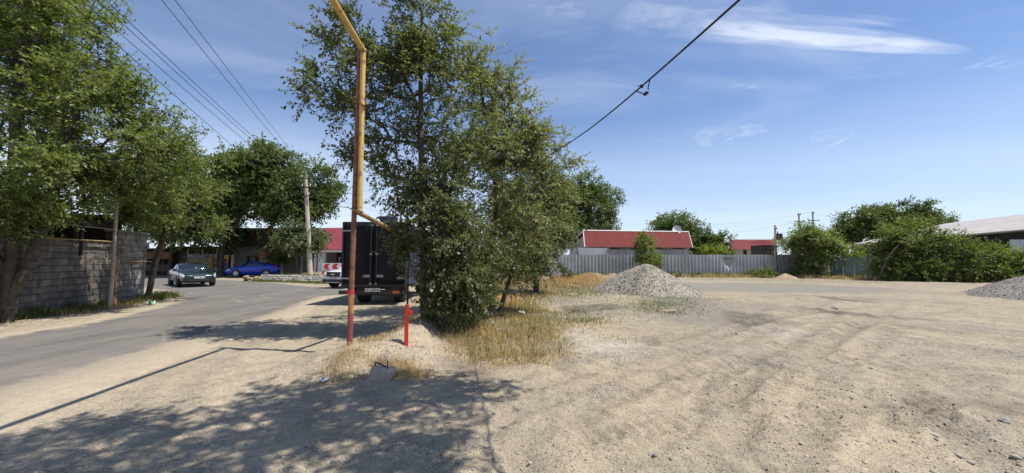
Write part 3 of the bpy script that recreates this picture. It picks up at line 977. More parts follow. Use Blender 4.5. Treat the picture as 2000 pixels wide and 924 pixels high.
make_tree('elm_tree', 'olive-green feathery tree leaning out right of the tall dark elm', 'tree',
          [[(-0.6, 11.6, zt(-0.6, 11.6) - 0.05), (-0.6, 11.6, 1.8), (-0.5, 11.6, 3.5), (-0.6, 11.7, 6.2)],
           [(-0.4, 11.7, zt(-0.4, 11.7)), (0.1, 11.6, 1.5), (0.7, 11.6, 3.2), (1.2, 11.5, 4.4)]],
          [ell(955, 185, 11.8, 1.0, 1.3), ell(965, 300, 11.6, 1.45, 1.2), ell(1035, 310, 11.5, 1.1, 0.9), ell(985, 420, 11.5, 1.6, 1.1), ell(985, 500, 11.6, 0.85, 0.8), ell(990, 250, 11.6, 0.8, 1.0),
           ell(930, 515, 11.4, 0.6, 0.8, None, 0.8), ell(1065, 275, 11.4, 0.55, 0.45, None, 0.4)],
          950, 0.085, 12, 'leaf_olive', r0=0.10, twigs=4, tl=0.58, per=14, shade=0.55, group=GRP_ROW, droop=0.3)
make_tree('elm_tree', 'dense grey-green tree third along the verge, low behind the olive one', 'tree',
          [[(1.1, 18, zt(1.1, 18) - 0.05), (1.2, 18, 2), (1.3, 18, 4), (1.4, 18, 5.8)]],
          [ell(1050, 370, 18, 1.0, 1.1), ell(1058, 440, 18, 1.0, 1.2), ell(1035, 490, 17.8, 1.0, 0.8), ell(1025, 520, 17.5, .9, .35), ell(1085, 395, 18.3, .8, 1.1), ell(1070, 345, 18, .6, .5), ell(1095, 445, 18.4, .6, .7), ell(1010, 420, 17.5, 1.2, 1.2)],
          950, 0.13, 13, 'leaf_grey', r0=0.14, twigs=4, tl=0.7, per=11, shade=0.42, group=GRP_ROW)
make_tree('elm_tree', 'round dark green tree left of the long red-roofed house', 'tree',
          [[(9.0, 54, 0), (9.2, 54, 4), (9.4, 54, 8)], [(5.0, 52, 0), (5.2, 52, 3.6), (5.6, 52, 7)]],
          [ell(1160, 405, 54, 3.2, 3.4), ell(1125, 445, 53, 3.6, 2.6), ell(1180, 425, 54, 1.9, 2.4), ell(1095, 395, 52, 3.4, 3.2), ell(1070, 460, 51, 3.6, 2.6), ell(1140, 380, 53, 2.4, 2.4), ell(1115, 400, 52, 3.0, 3.0)],
          1250, 0.30, 14, 'leaf_far', r0=0.2, twigs=4, tl=1.1, per=10, shade=0.5, step=0.7, group=GRP_ROW)

# a slim bare-stemmed sapling beside the truck
make_tree('sapling', 'slim sapling with sparse small leaves just right of the truck', 'sapling',
          [[tz(797, 592, 10.5)[:2] + (zt(*tz(797, 592, 10.5)[:2]),), tz(797, 450, 10.5), tz(793, 350, 10.5)]],
          [ell(765, 350, 10.5, 0.4, 0.3), ell(800, 340, 10.5, 0.3, 0.4), ell(745, 375, 10.5, 0.2, 0.15)],
          40, 0.075, 15, 'leaf_elm', r0=0.03, clump=4, twigs=2, tl=0.4, per=9, shade=0.4, rtip=0.005)

# big trees on the left, over the block wall
make_tree('elm_tree', 'huge leafy elm with twin dark trunks in front of the block wall', 'tree',
          [[(-13.0, 9.95, zt(-13.0, 9.95) - 0.1), (-13.0, 10.0, 1.6), (-13.2, 10.1, 3.5), (-13.7, 10.4, 6.5), (-14.2, 10.8, 10)],
           [(-12.98, 9.98, 0.6), (-12.65, 10.1, 1.6), (-12.5, 10.3, 3.0), (-12.5, 10.6, 5.0), (-12.2, 10.9, 7.0)],
           [(-13.0, 9.95, 1.2), (-14.0, 9.8, 3.0), (-15.2, 9.8, 5.2)]],
          [ell(30, 30, 10.6, 1.9, 2.2), ell(105, 95, 10.8, 1.6, 1.5), ell(180, 175, 11.0, 1.6, 1.2), ell(60, 190, 10.6, 2.1, 1.8), ell(265, 235, 11.4, 1.1, .75), ell(170, 290, 11.0, 2.1, 1.2), ell(120, 360, 10.9, 2.0, .9),
           ell(40, 330, 10.2, 1.9, 1.1), ell(-80, 120, 10.6, 2.6, 2.6), ell(0, -120, 10.8, 2.2, 2.2), ell(325, 240, 11.5, 0.45, 0.3, 0.5, 0.6), ell(255, 325, 11.6, 1.1, 0.7, 1, 1.6),
           ell(-50, 330, 10.0, 1.6, 1.2), ell(30, 400, 9.8, 1.2, 0.45, 1, 1.2), ell(170, 400, 11.2, 1.2, .45, 1, 1.6), ell(90, 395, 10.6, 1.3, .4, .8, 1.6), ell(225, 390, 12.6, 1.0, .5, .8, 1.6), ell(40, 120, 9.6, 1.4, 1.4, .8, 5.0), ell(60, 270, 9.5, 1.3, .9, .7, 3.5)],
          1650, 0.112, 21, 'leaf_bright', r0=0.15, clump=15, twigs=4, tl=0.66, per=15, shade=0.5, aspect=0.42, shell=0.4)
make_tree('elm_tree', 'smaller slanting elm leaning over the end of the block wall', 'tree',
          [[(-14.35, 15.2, zt(-14.35, 15.2) - 0.05), (-14.0, 15.1, 1.4), (-13.5, 15, 2.9), (-13.0, 15, 4.6)]],
          [ell(310, 350, 15, 1.6, 1.0), ell(370, 370, 15, 1.0, 0.9), ell(250, 375, 15, 1.3, 0.9), ell(340, 310, 15, 0.9, 0.6), ell(340, 425, 15, 1.3, 0.5), ell(400, 395, 15.2, 0.5, 0.5, None, 0.3), ell(255, 415, 14.8, 0.7, 0.5, None, 0.5)],
          480, 0.110, 22, 'leaf_bright', r0=0.10, clump=8, twigs=4, tl=0.6, per=13, shade=0.5, aspect=0.42)
make_tree('elm_tree', 'broad dark-shaded tree with a whitewashed trunk left of the menu banner', 'tree',
          [[(-34.2, 38.5, 0), (-34.0, 38.5, 3), (-33, 38.3, 6.4)]],
          [ell(395, 375, 37.5, 3.0, 2.2), ell(345, 420, 37.5, 3.2, 2.0), ell(420, 430, 37.5, 2.6, 1.9), ell(300, 410, 38, 2.6, 2.2), ell(370, 450, 37, 3.3, 1.0), ell(310, 440, 37.5, 3.5, 1.2)],
          850, 0.29, 23, 'leaf_far', r0=0.26, clump=9, twigs=4, tl=1.2, per=10, shade=0.42, step=0.7)
make_tree('elm_tree', 'big rounded elm spreading over the shop fronts behind the concrete pole', 'tree',
          [[(-28.6, 37.9, 0), (-28.3, 37.6, 2.8), (-26.6, 37, 5.2), (-25.0, 36.8, 8.5)],
           [(-24.2, 38, 4.2), (-23.0, 37.4, 6.0), (-22, 37, 8.2)]],
          [ell(455, 345, 36.5, 2.6, 2.2), ell(520, 345, 36.5, 3.0, 2.4), ell(590, 375, 36.5, 2.6, 2.2), ell(620, 395, 36.5, 1.8, 1.5), ell(440, 400, 36.5, 2.6, 2.0), ell(540, 405, 36.5, 2.8, 1.6), ell(480, 320, 36.5, 1.8, 1.2)],
          1350, 0.28, 24, 'leaf_far', r0=0.28, clump=9, twigs=4, tl=1.2, per=11, shade=0.5, step=0.7)
# multi-stemmed small tree on the island
make_tree('small_tree', 'small multi-stemmed grey-green tree left of the concrete pole', 'tree',
          [[(-17.2, 31.2, zt(-17.2, 31.2)), (-16.9, 31.2, 2.0), (-16.4, 31.2, 3.4)], [(-17.3, 31.2, zt(-17.3, 31.2)), (-17.6, 31.2, 2.0), (-18.0, 31.2, 3.2)], [(-17.1, 31.3, zt(-17.1, 31.3)), (-16.2, 31.3, 2.2), (-15.6, 31.3, 3.0)]],
          [ell(582, 452, 31.2, .9, 0.6), ell(558, 468, 31, 1.0, 0.5), ell(610, 470, 31.2, 1.0, 0.6), ell(582, 480, 31, 1.1, 0.4)],
          300, 0.20, 25, 'leaf_grey', bark='bark_grey', r0=0.05, clump=6, twigs=4, tl=0.75, per=9, shade=0.5, rtip=0.007)
make_tree('shrub', 'dark green bushy shrub against the shop wall with the orange poster', 'shrub',
          [[(-24.6, 38.9, 0), (-24.5, 38.9, 1.5), (-24.3, 38.9, 2.6)]], [ell(538, 490, 38.8, 1.2, 1.1), ell(525, 500, 38.8, 0.8, 0.8)],
          120, 0.2, 26, 'leaf_far', r0=0.07, twigs=4, tl=0.7, per=9, shade=0.4)

# trees and bushes along the fence and beyond it
make_tree('young_tree', 'slender young tree before the fence behind the gravel heap', 'tree',
          [[(11.9, 35.5, 0), (11.9, 35.5, 1.8), (11.8, 35.5, 3.2)]],
          [ell(1264, 482, 35.5, 0.75, 0.7), ell(1268, 508, 35.5, 0.95, 0.8), ell(1258, 465, 35.5, 0.5, 0.5)],
          240, 0.16, 31, 'leaf_bright', r0=0.06, twigs=4, tl=0.6, per=9, shade=0.55)
make_tree('bush_tree', 'broad light green bush tree overhanging the right end of the fence', 'tree',
          [[(24.6, 35.6, 0), (24.5, 35.6, 2), (24.3, 35.6, 3.8)], [(25.0, 35.4, 0), (26, 35.2, 2), (27.2, 35, 3.4)]],
[ell(1580, 470, 35.5, 1.5, 1.1), ell(1545, 480, 35.8, .9, .8), ell(1612, 478, 35.3, 1.1, 1.0), ell(1590, 505, 35.2, 1.2, 1.0), ell(1570, 532, 35.2, 1.3, 0.5), ell(1650, 500, 35, 1.0, 0.5, None, .6)],
          480, 0.18, 32, 'leaf_bright', r0=0.09, twigs=5, tl=1.1, per=12, shade=0.52, droop=0.25)
make_tree('bush_tree', 'dark spreading bush tree before the slate-roofed shed, nearest the grey fence', 'tree',
          [[(27.6, 29.8, 0), (27.6, 29.8, 1.8), (27.4, 29.8, 4)], [(28.0, 29.6, 0), (29, 29.5, 2), (30.2, 29.4, 3.2)]],
[ell(1765, 480, 30, 1.0, 1.2), ell(1815, 482, 29.6, 1.1, 1.1), ell(1790, 452, 30, 0.8, 0.8), ell(1775, 525, 29.8, 1.2, 0.7), ell(1830, 530, 29.3, 1.3, 0.7), ell(1735, 525, 29.8, .6, .6, None, .5)],
          460, 0.17, 33, 'leaf_bright', r0=0.08, twigs=5, tl=1.15, per=13, shade=0.34, droop=0.1, group='bush trees before the slate-roofed shed')
make_tree('bush_tree', 'green bush tree at the right edge below the dark shed gable', 'tree',
          [[(33.4, 28.5, 0), (33.3, 28.5, 1.6), (33.2, 28.5, 3)], [(36.6, 27.5, 0), (36.7, 27.5, 1.6), (36.6, 27.5, 2.8)]],
[ell(1885, 490, 28.5, 1.0, 0.8), ell(1925, 500, 28.2, 1.0, 0.8), ell(1865, 530, 28.4, 1.2, 0.5), ell(1995, 520, 27.5, 1.1, 0.8), ell(1945, 538, 28, 1.3, 0.5), ell(2040, 520, 27, 1.2, 1.0)],
          460, 0.16, 34, 'leaf_bright', r0=0.07, twigs=5, tl=1.1, per=13, shade=0.34, droop=0.1, group='bush trees before the slate-roofed shed')
make_tree('far_tree', 'round dark tree peeping over the shed roof, left of the taller ragged one', 'tree',
          [[(49, 54, 0), (49, 54, 4), (49, 54, 7.5)]], [ell(1690, 440, 53, 2.4, 2.0), ell(1668, 455, 53, 1.8, 1.4), ell(1712, 432, 53, 1.5, 1.4)],
          560, 0.34, 35, 'leaf_far', r0=0.25, twigs=4, tl=1.4, per=9, shade=0.45, step=0.8, group='trees beyond the sheds')
make_tree('far_tree', 'tall ragged tree with thin top shoots behind the slate-roofed shed', 'tree',
          [[(55, 52, 0), (55, 52, 5), (55, 52, 9.4)], [(56.5, 52, 3), (57.2, 52, 8.8)]],
          [ell(1795, 430, 52, 1.5, 1.6), ell(1770, 445, 52, 1.6, 1.5), ell(1808, 398, 52, 0.4, 0.9), ell(1770, 405, 52, 0.5, 0.6), ell(1835, 440, 52, 1.2, .7)],
          520, 0.32, 36, 'leaf_far', r0=0.22, twigs=4, tl=1.2, per=9, shade=0.45, step=0.8, group='trees beyond the sheds')
make_tree('far_tree', 'leafy tree behind the satellite dish on the long red roof', 'tree',
          [[(26, 62, 0), (26, 62, 4), (26, 62, 7)]], [ell(1318, 445, 62, 3.2, 2.0), ell(1295, 455, 62, 2.0, 1.5), ell(1345, 462, 62, 2.2, 1.6)],
          480, 0.36, 37, 'leaf_far', r0=0.25, twigs=4, tl=1.4, per=9, shade=0.5, step=0.8, group='trees beyond the houses')
make_tree('far_tree', 'pair of small dark trees merged between the two red roofs', 'tree',
          [[(29.0, 57, 0), (29, 57, 3), (29, 57, 5.2)], [(31.4, 57, 0), (31.4, 57, 2.4), (31.4, 57, 4)]], [ell(1378, 475, 57, 1.5, 1.7), ell(1370, 488, 57, 1.6, 1.2), ell(1408, 480, 57, 1.2, 1.5), ell(1395, 490, 57, 1.2, 0.9)],
          420, 0.30, 38, 'leaf_far', r0=0.14, twigs=4, tl=1.0, per=9, shade=0.38, step=0.8, group='trees beyond the houses')
make_tree('shrub', 'small bright yellow-green shrub behind the fence between the red roofs', 'shrub',
          [[(26.5, 50, 0), (26.5, 50, 2.4)]], [ell(1390, 491, 50, 1.3, 0.55)], 70, 0.26, 39, 'leaf_yellow', r0=0.06, twigs=3, tl=0.7, per=8, shade=0.6)
make_tree('weedy_bush', 'low dark green weed bush at the fence foot left of the small sand mound', 'bush',
          [[(22.2, 35.8, 0), (22.2, 35.8, 0.8)]], [ell(1490, 537, 35.8, 1.1, 0.55), ell(1475, 540, 35.8, 0.6, 0.4)], 90, 0.15, 40, 'leaf_bright', r0=0.03, twigs=4, tl=0.5, per=8, shade=0.45, zmin=0.05)
make_tree('weedy_bush', 'low grey-green weed bush in the straw mounds left of the gravel heap', 'bush',
          [[(4.4, 27.2, 0.5), (4.4, 27.2, 1.2)]], [ell(1103, 533, 27, 0.5, 0.4), ell(1115, 545, 27, 0.6, 0.4)], 60, 0.11, 41, 'leaf_grey', r0=0.03, twigs=4, tl=0.4, per=8, shade=0.35, zmin=0.05)
# the tree behind the camera whose shade falls across the foreground
make_tree('elm_tree', 'tree standing behind the viewpoint, its shade falling over the foreground dirt', 'tree',
          [[(2.2, -2.2, -0.1), (2.0, -1.6, 2.5), (1.6, -0.4, 5.0), (1.0, 1.2, 7.4)], [(2.0, -1.6, 2.6), (0.6, -0.6, 5.2), (-0.6, 0.8, 7.2)]],
          [(1.0, 2.8, 7.4, 2.4, 1.7, 0.8), (-1.6, 2.3, 7.0, 1.6, 1.4, 0.6), (2.4, 2.6, 7.2, .8, 1.3, 0.6, .6), (0.2, 0.8, 8.0, 2.2, 1.5, 0.9), (-2.9, 1.6, 6.8, 1.4, 1.3, 0.6), (1.3, 4.2, 7.2, 1.9, .7, .5, 4.0), (-1.4, 3.4, 6.8, 1.4, .7, .5, 2.5)],
          470, 0.11, 51, 'leaf_elm', r0=0.2, clump=14, twigs=4, tl=0.5, per=10, shade=0.5)

#PART3
# ------------------------------------------------------------------ block wall on the left
def sheet(p00, p10, p11, p01, ribs, amp, rows=1, wave=(0, 1, 1, 0), sag=0.0, seed=1):
    """profiled sheet between four corners, ribs running from the p00-p10 side to the p01-p11 side"""
    p00, p10, p11, p01 = (Vector(p) for p in (p00, p10, p11, p01))
    nrm = (p10 - p00).cross(p01 - p00).normalized()
    k = len(wave)
    rng = random.Random(seed)
    m = MB()
    def fn(a, b):
        i = int(round(a * ribs * k))
        p = (p00 * (1 - a) + p10 * a) * (1 - b) + (p01 * (1 - a) + p11 * a) * b
        return p + nrm * (amp * wave[i % k]) - Vector((0, 0, sag * math.sin(math.pi * b)))
    m.grid(fn, ribs * k, rows)
    return m

wa, wb = Vector((*G(0, 627), 0)), Vector((*G(281, 584), 0))
wu = (wb - wa).normalized()
wrot = math.atan2(-wu.x, wu.y)
wl = (wb - wa).length
wall = thing('block_wall', 'grey concrete block wall along the road under the big elm', 'wall', wa, wrot, None, True)
split = wl - 1.75
def block_run(y0, y1, h, thick, bump, seed):
    m = MB()
    rng = random.Random(seed)
    rows = int(round(h / 0.205)); cols = int((y1 - y0) / 0.42)
    for r in range(rows):
        offs = (r % 2) * 0.21
        q = y0 - offs
        while q < y1 - 0.02:
            a, b = max(q, y0), min(q + 0.414, y1)
            if b - a > 0.03:
                px_ = rng.uniform(-bump, bump)
                m.span((-thick, a, r * 0.205), (px_, b, r * 0.205 + 0.199))
            q += 0.42
    m.span((-thick + 0.01, y0, 0), (-0.016, y1, rows * 0.205 - 0.01))
    return m
block_run(-5.2, split, 2.26, 0.2, 0.007, 3).build('wall', MT['block_wall'], wall)
block_run(split + 0.02, wl, 2.66, 0.36, 0.02, 4).build('rough_wall', MT['rubble_wall'], wall, label='rougher mortar-smeared end of the block wall')
m = MB(); m.span((-0.3, -5.2, -0.3), (0.05, wl, 0.10)); m.build('footing', MT['concrete'], wall)
m = MB(); m.span((-0.42, split - 0.02, 2.665), (0.05, wl + 0.06, 2.73)); m.build('coping', MT['concrete'], wall)
def wloc(x_, y_, z_): return Matrix.Translation(wa) @ Matrix.Rotation(wrot, 4, 'Z') @ Vector((x_, y_, z_))

shed = thing('lean_to_shed', 'dark lean-to shed with sagging roof rising behind the block wall', 'shed', wa, wrot, None, True)
sheet((0.45, -3.6, 3.05), (0.45, split + 0.55, 3.22), (-3.2, split + 0.55, 3.75), (-3.2, -3.6, 3.6), 26, 0.03).build('roof', MT['tar'], shed)
m = MB(); m.span((-3.1, -3.6, 0), (-3.0, split + 0.4, 3.55)); m.span((-3.0, split + 0.3, 0), (-0.37, split + 0.4, 3.3)); m.build('back_wall', MT['dark_wood'], shed)
m = MB(); m.span((-0.26, -3.6, 2.75), (-0.21, split + 0.3, 2.98)); m.build('front_board', MT['dark_wood'], shed)
m = MB(); m.tube([(0.06, -2.8, 2.66), (0.06, split - 0.1, 2.72)], 0.015, 6); m.build('batten', MT['concrete_pole'], shed)
for q in (-3.2, 0.2, split - 1.85, split + 0.2):
    m = MB(); m.span((-0.13, q, 2.27), (-0.05, q + 0.08, 3.05)); m.build('post', MT['steel_dark'], shed)
m = MB(); m.span((0.03, split - 1.82, 1.75), (0.09, split - 1.76, 3.08)); m.build('bracket', MT['steel_dark'], shed)
blue = thing('tin_canopy', 'pale bluish tin canopy scrap on the end of the block wall', 'canopy', wloc(-0.2, wl - 0.8, 2.73), wrot, None, True)
sheet((0.25, -0.75, 0.18), (0.25, 0.9, 0.16), (-1.0, 0.9, 0.45), (-1.0, -0.75, 0.5), 12, 0.02).build('sheet', MT['pale_sheet'], blue)
m = MB(); m.box((-0.05, -0.5, 0.12), (0.06, 0.06, 0.24)); m.box((-0.05, 0.5, 0.12), (0.06, 0.06, 0.24)); m.build('support', MT['steel_dark'], blue)

gp = thing('wall_gas_pipe', 'thin yellow gas pipe fixed along the top of the block wall', 'pipe', wloc(0.1, 0, 2.2), wrot, None, True)
m = MB(); m.tube([(0.02, -5, 0.02), (0.02, split - 0.15, 0.06), (0.02, split + 0.1, 0.02), (0.02, split + 0.18, -0.1), (0.02, split + 0.18, -0.62), (0.02, split + 0.26, -0.68), (0.02, wl + 0.35, -0.66)], 0.024, 8)
m.build('pipe', MT['yellow_worn'], gp, True)
m = MB()
for q in (-4, -2, 0, 2, 3.5): m.box((-0.05, q, 0.0), (0.14, 0.03, 0.03))
m.build('bracket', MT['steel_dark'], gp)
pp = thing('wooden_pole', 'pale slanting wooden pole standing at the joint of the block wall', 'pole', (*G(214, 602), 0))
m = MB(); a, b = P(214, 602, G(214, 602)[1]), P(229, 392, G(214, 602)[1] - 0.2); m.tube([a, a.lerp(b, .35) + Vector((.02, 0, 0)), a.lerp(b, .7), b], [0.060, 0.055, 0.050, 0.045], 9); m.build('shaft', MT['concrete_pole'], pp, True)
rp = thing('rusty_pipe', 'dark rusty upright pipe beside the slanting wooden pole', 'pipe', (*G(224, 598), 0))
m = MB(); yy = G(224, 598)[1]; m.tube([P(224, 598, yy), P(227, 470, yy)], 0.055, 9); m.build('pipe', MT['rust_pole'], rp, True)
m = MB(); m.lathe([(0.062, 0), (0.068, 0.02), (0.062, 0.04)], P(227, 500, yy), n=10); m.build('collar', MT['steel_dark'], rp)

# ------------------------------------------------------------------ cafe row on the far side of the road
YC = 40.0
def X(px, Y=YC): return P(px, 500, Y).x
def Z(py, Y=YC): return P(1000, py, Y).z
ter = thing('cafe_terrace', 'open cafe terrace with orange-brown boards and low lattice railing', 'terrace', (X(309), YC, 0))
m = MB(); m.span((-48, YC - 1.2, Z(489)), (X(346), YC + 5, Z(485.5))); m.build('roof', MT['tar'], ter)
for i in range(3):
    a = X(283) + (X(335) - X(283)) * i / 3; b = X(283) + (X(335) - X(283)) * (i + 1) / 3 - 0.05
    m = MB(); m.span((a, YC - 0.1, Z(505.5)), (b, YC, Z(492))); m.build('fascia_board', MT['orange_board'], ter)
m = MB()
for px_ in (283, 319, 334): m.span((X(px_) - 0.04, YC - 0.04, 0), (X(px_) + 0.04, YC + 0.04, Z(489)))
m.build('post', MT['tan_rail'], ter)
m = MB()
for i in range(14):
    a = X(283) + (X(334) - X(283)) * i / 14
    m.span((a, YC - 0.03, Z(530)), (a + 0.155, YC, Z(518)))
m.span((X(283), YC - 0.05, Z(518)), (X(335), YC + 0.03, Z(516.8)))
m.build('railing', MT['tan_rail'], ter)
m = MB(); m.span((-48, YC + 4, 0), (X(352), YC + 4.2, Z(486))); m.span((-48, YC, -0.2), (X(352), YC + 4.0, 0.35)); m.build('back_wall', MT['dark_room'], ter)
tarp = thing('blue_tarp', 'bright blue and white tarpaulin hung above the terrace roof', 'tarpaulin', (X(302), YC - 1.3, 2.9))
m = MB(); m.grid(lambda a, b: Vector((X(287) + (X(311) - X(287)) * a, YC - 1.25 - 0.15 * math.sin(5 * a) * b, Z(486) + (Z(474) - Z(486)) * b - 0.08 * math.sin(math.pi * a))), 10, 4)
m.build('sheet', MT['blue_sheet'], tarp, True)
m = MB(); m.tube([(X(287), YC - 1.2, Z(489)), (X(287), YC - 1.2, Z(473))], 0.03, 6); m.tube([(X(311), YC - 1.2, Z(489)), (X(311), YC - 1.2, Z(473))], 0.03, 6); m.build('frame', MT['steel_dark'], tarp)

kio = thing('cafe_kiosk', 'dark low cafe kiosk under a black roof behind the menu banner', 'kiosk', (X(395), YC, 0))
m = MB(); m.span((X(345), YC + 0.3, 0), (X(430), YC + 4, Z(484))); m.build('wall', MT['dark_wood'], kio)
m = MB(); m.span((X(340), YC - 0.9, Z(487)), (X(446), YC + 4.4, Z(482))); m.build('roof', MT['tar'], kio)
m = MB()
for px_ in (367, 396, 424): m.span((X(px_) - 0.04, YC - 0.05, 0), (X(px_) + 0.04, YC + 0.05, Z(487)))
m.build('post', MT['whitewash'], kio)
m = MB(); m.span((X(368), YC + 0.06, Z(533)), (X(424), YC + 0.2, Z(521))); m.build('lower_panel', MT['white_wall'], kio)
ban = thing('menu_banner', 'wide dark cafe menu banner with yellow lettering behind the green car', 'banner', (X(396), YC - 0.1, Z(521)))
m = MB(); m.span((X(367.5), YC - 0.10, Z(521)), (X(424.5), YC - 0.07, Z(503.5))); m.build('panel', MT['banner'], ban)
m = MB(); m.span((X(367.5), YC - 0.10, Z(503.4)), (X(424.5), YC - 0.07, Z(496))); m.build('header', MT['banner_head'], ban)
ft = (R(90), 0, 0)
text('lettering', 'Keba', 0.40, (X(385.5), YC - 0.12, Z(500.3)), ft, MT['pink_letter'], ban)
text('lettering', 'Cafe', 0.42, (X(405), YC - 0.12, Z(500.0)), ft, MT['black_letter'], ban)
for i, (tx, c) in enumerate((('Куырдак самсы плов', 394), ('Пельмени голубцы Манты', 394), ('Шашлык Баранина лагман', 397), ('Национальные напитки', 396))):
    words = [text('menu_word', w_, 0.235, (0, YC - 0.12, Z(506.2 + i * 4.1)), ft, MT['menu_yellow'], ban, 'LEFT') for w_ in tx.split()]
    wid = [max(v_.co.x for v_ in o.data.vertices) for o in words]
    cur = X(c) - (sum(wid) + .09 * (len(wid) - 1)) / 2
    for o, w_ in zip(words, wid): o.location.x = cur; cur += w_ + .09
par = thing('closed_parasol', 'folded ochre parasol standing in front of the menu banner', 'parasol', (X(416), YC - 1.0, 0))
yb = YC - 1.0
m = MB(); c = Vector((X(416, yb), yb, 0)); m.lathe([(0.02, 2.35), (0.05, 2.2), (0.13, 1.6), (0.20, 1.0), (0.27, 0.5), (0.31, 0.25), (0.2, 0.22)], c, n=10); m.build('cover', MT['parasol'], par)
m = MB(); m.tube([c, c + Vector((0, 0, 2.5))], 0.025, 6); m.build('pole', MT['steel_dark'], par)
m = MB(); m.lathe([(0.0, 0.0), (0.33, 0.0), (0.33, 0.07), (0.05, 0.12), (0, 0.12)], c, n=12); m.build('base', MT['white_wall'], par)

door = thing('shop_doorway', 'yellow-framed shop doorway with red goods inside, behind the walking person', 'doorway', (X(438), YC + 0.1, 0))
m = MB(); m.span((X(430), YC + 0.35, 0), (X(447), YC + 0.45, Z(484))); m.build('back_panel', MT['dark_wood'], door)
m = MB(); m.span((X(433), YC + 0.1, Z(509)), (X(445), YC + 0.25, Z(498))); m.build('sign_board', MT['gold'], door)
m = MB(); m.span((X(433), YC + 0.15, Z(534)), (X(436), YC + 0.28, Z(509))); m.span((X(441.5), YC + 0.15, Z(534)), (X(443), YC + 0.28, Z(509))); m.build('frame', MT['gold'], door)
m = MB(); m.span((X(436), YC + 0.2, Z(530)), (X(441), YC + 0.34, Z(511))); m.build('goods', MT['poster'], door)

shop = thing('shop_building', 'long dull shop building with a dark brown fascia behind the blue car', 'building', (X(540), YC, 0))
m = MB()
m.span((X(446), YC + 0.5, 0), (X(476), YC + 6, Z(481))); m.span((X(500), YC + 0.5, 0), (X(636), YC + 6, Z(481))); m.span((X(476), YC + 0.5, Z(500)), (X(500), YC + 6, Z(481)))
m.build('wall', MT['grey_wall'], shop)
m = MB(); m.span((X(438), YC + 0.1, Z(482)), (X(622), YC + 0.48, Z(447))); m.build('fascia', MT['brown_fascia'], shop)
m = MB(); m.span((X(437), YC, Z(447)), (X(626), YC + 6.5, Z(445.4))); m.build('roof', MT['tar'], shop)
gate = MB()
for i in range(9): gate.span((X(477 + i * 2.7) - 0.02, YC + 0.42, Z(532)), (X(477 + i * 2.7) + 0.02, YC + 0.46, Z(500)))
gate.span((X(476), YC + 0.40, Z(501)), (X(500), YC + 0.47, Z(499.5))); gate.build('grille', MT['steel_dark'], shop)
m = MB(); m.span((X(476), YC + 0.9, Z(534)), (X(500), YC + 1.0, Z(499))); gl = m.build('window', MT['whitewash'], shop)
m = MB(); m.span((X(489), YC + 0.84, Z(520)), (X(498), YC + 0.89, Z(503))); m.build('goods', MT['dark_room'], gl)
m = MB(); m.span((X(449), YC + 0.2, Z(534)), (X(453), YC + 0.48, Z(498))); m.build('column', MT['whitewash'], shop)
m = MB(); m.span((X(500.5), YC + 0.44, Z(522)), (X(530), YC + 0.49, Z(490))); po = m.build('poster', MT['poster'], shop)
text('lettering', 'С', 0.9, (X(509), YC + 0.42, Z(508)), ft, MT['pale_sheet'], po)
m = MB()
for c_, r_ in ((456, .30), (464, .24)):
    cc = Vector((X(c_), YC + 0.07, Z(453 + (464 - c_) * -.3)))
    m.tube([cc + Vector((math.cos(t) * r_, 0, math.sin(t) * r_)) for t in [k * math.pi / 8 for k in range(17)]], 0.05, 6)
m.build('emblem', MT['gold'], shop)
text('lettering', 'НЕ', 0.5, (X(531), YC + 0.08, Z(453)), ft, MT['gold'], shop)
m = MB(); m.span((X(545), YC + 0.35, Z(536)), (X(548), YC + 0.49, Z(482))); m.span((X(585), YC + 0.35, Z(536)), (X(588), YC + 0.49, Z(482))); m.build('pilaster', MT['whitewash'], shop)

YR = 38.5
red = thing('red_roofed_shop', 'shop with crimson corrugated roof and white column left of the truck', 'building', (X(660, YR), YR, 0))
def XR(px): return X(px, YR)
def ZR(py): return Z(py, YR)
sheet((XR(606), YR - 0.9, ZR(488.5)), (XR(735), YR - 0.9, ZR(488.5)), (XR(735), YR + 2.6, ZR(446) + 0.25), (XR(606), YR + 2.6, ZR(446) + 0.25), 42, 0.045).build('roof', MT['pink_roof'], red)
m = MB(); m.span((XR(608), YR - 0.85, ZR(493)), (XR(735), YR - 0.75, ZR(489.0))); m.build('eave_board', MT['white_trim'], red)
m = MB(); m.span((XR(600), YR + 1.6, 0), (XR(745), YR + 6, ZR(470))); m.build('wall', MT['grey_wall'], red)
m = MB(); m.span((XR(627), YR - 0.6, 0), (XR(638), YR - 0.1, ZR(493))); m.build('column', MT['white_wall'], red)
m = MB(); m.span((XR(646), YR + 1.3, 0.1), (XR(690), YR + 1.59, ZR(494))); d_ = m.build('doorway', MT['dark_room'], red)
m = MB()
for i in range(6): m.span((XR(652 + i * 6) - .03, YR + 1.2, 0.1), (XR(652 + i * 6) + .03, YR + 1.26, ZR(503)))
m.span((XR(650), YR + 1.2, ZR(503.5)), (XR(690), YR + 1.26, ZR(502.5)))
m.build('bars', MT['whitewash'], d_)
for px_ in (619.5, 622): 
    m = MB(); m.span((XR(px_) - 0.05, YR - 0.5, 0), (XR(px_) + 0.05, YR - 0.4, ZR(493))); m.build('post', MT['whitewash'], red)

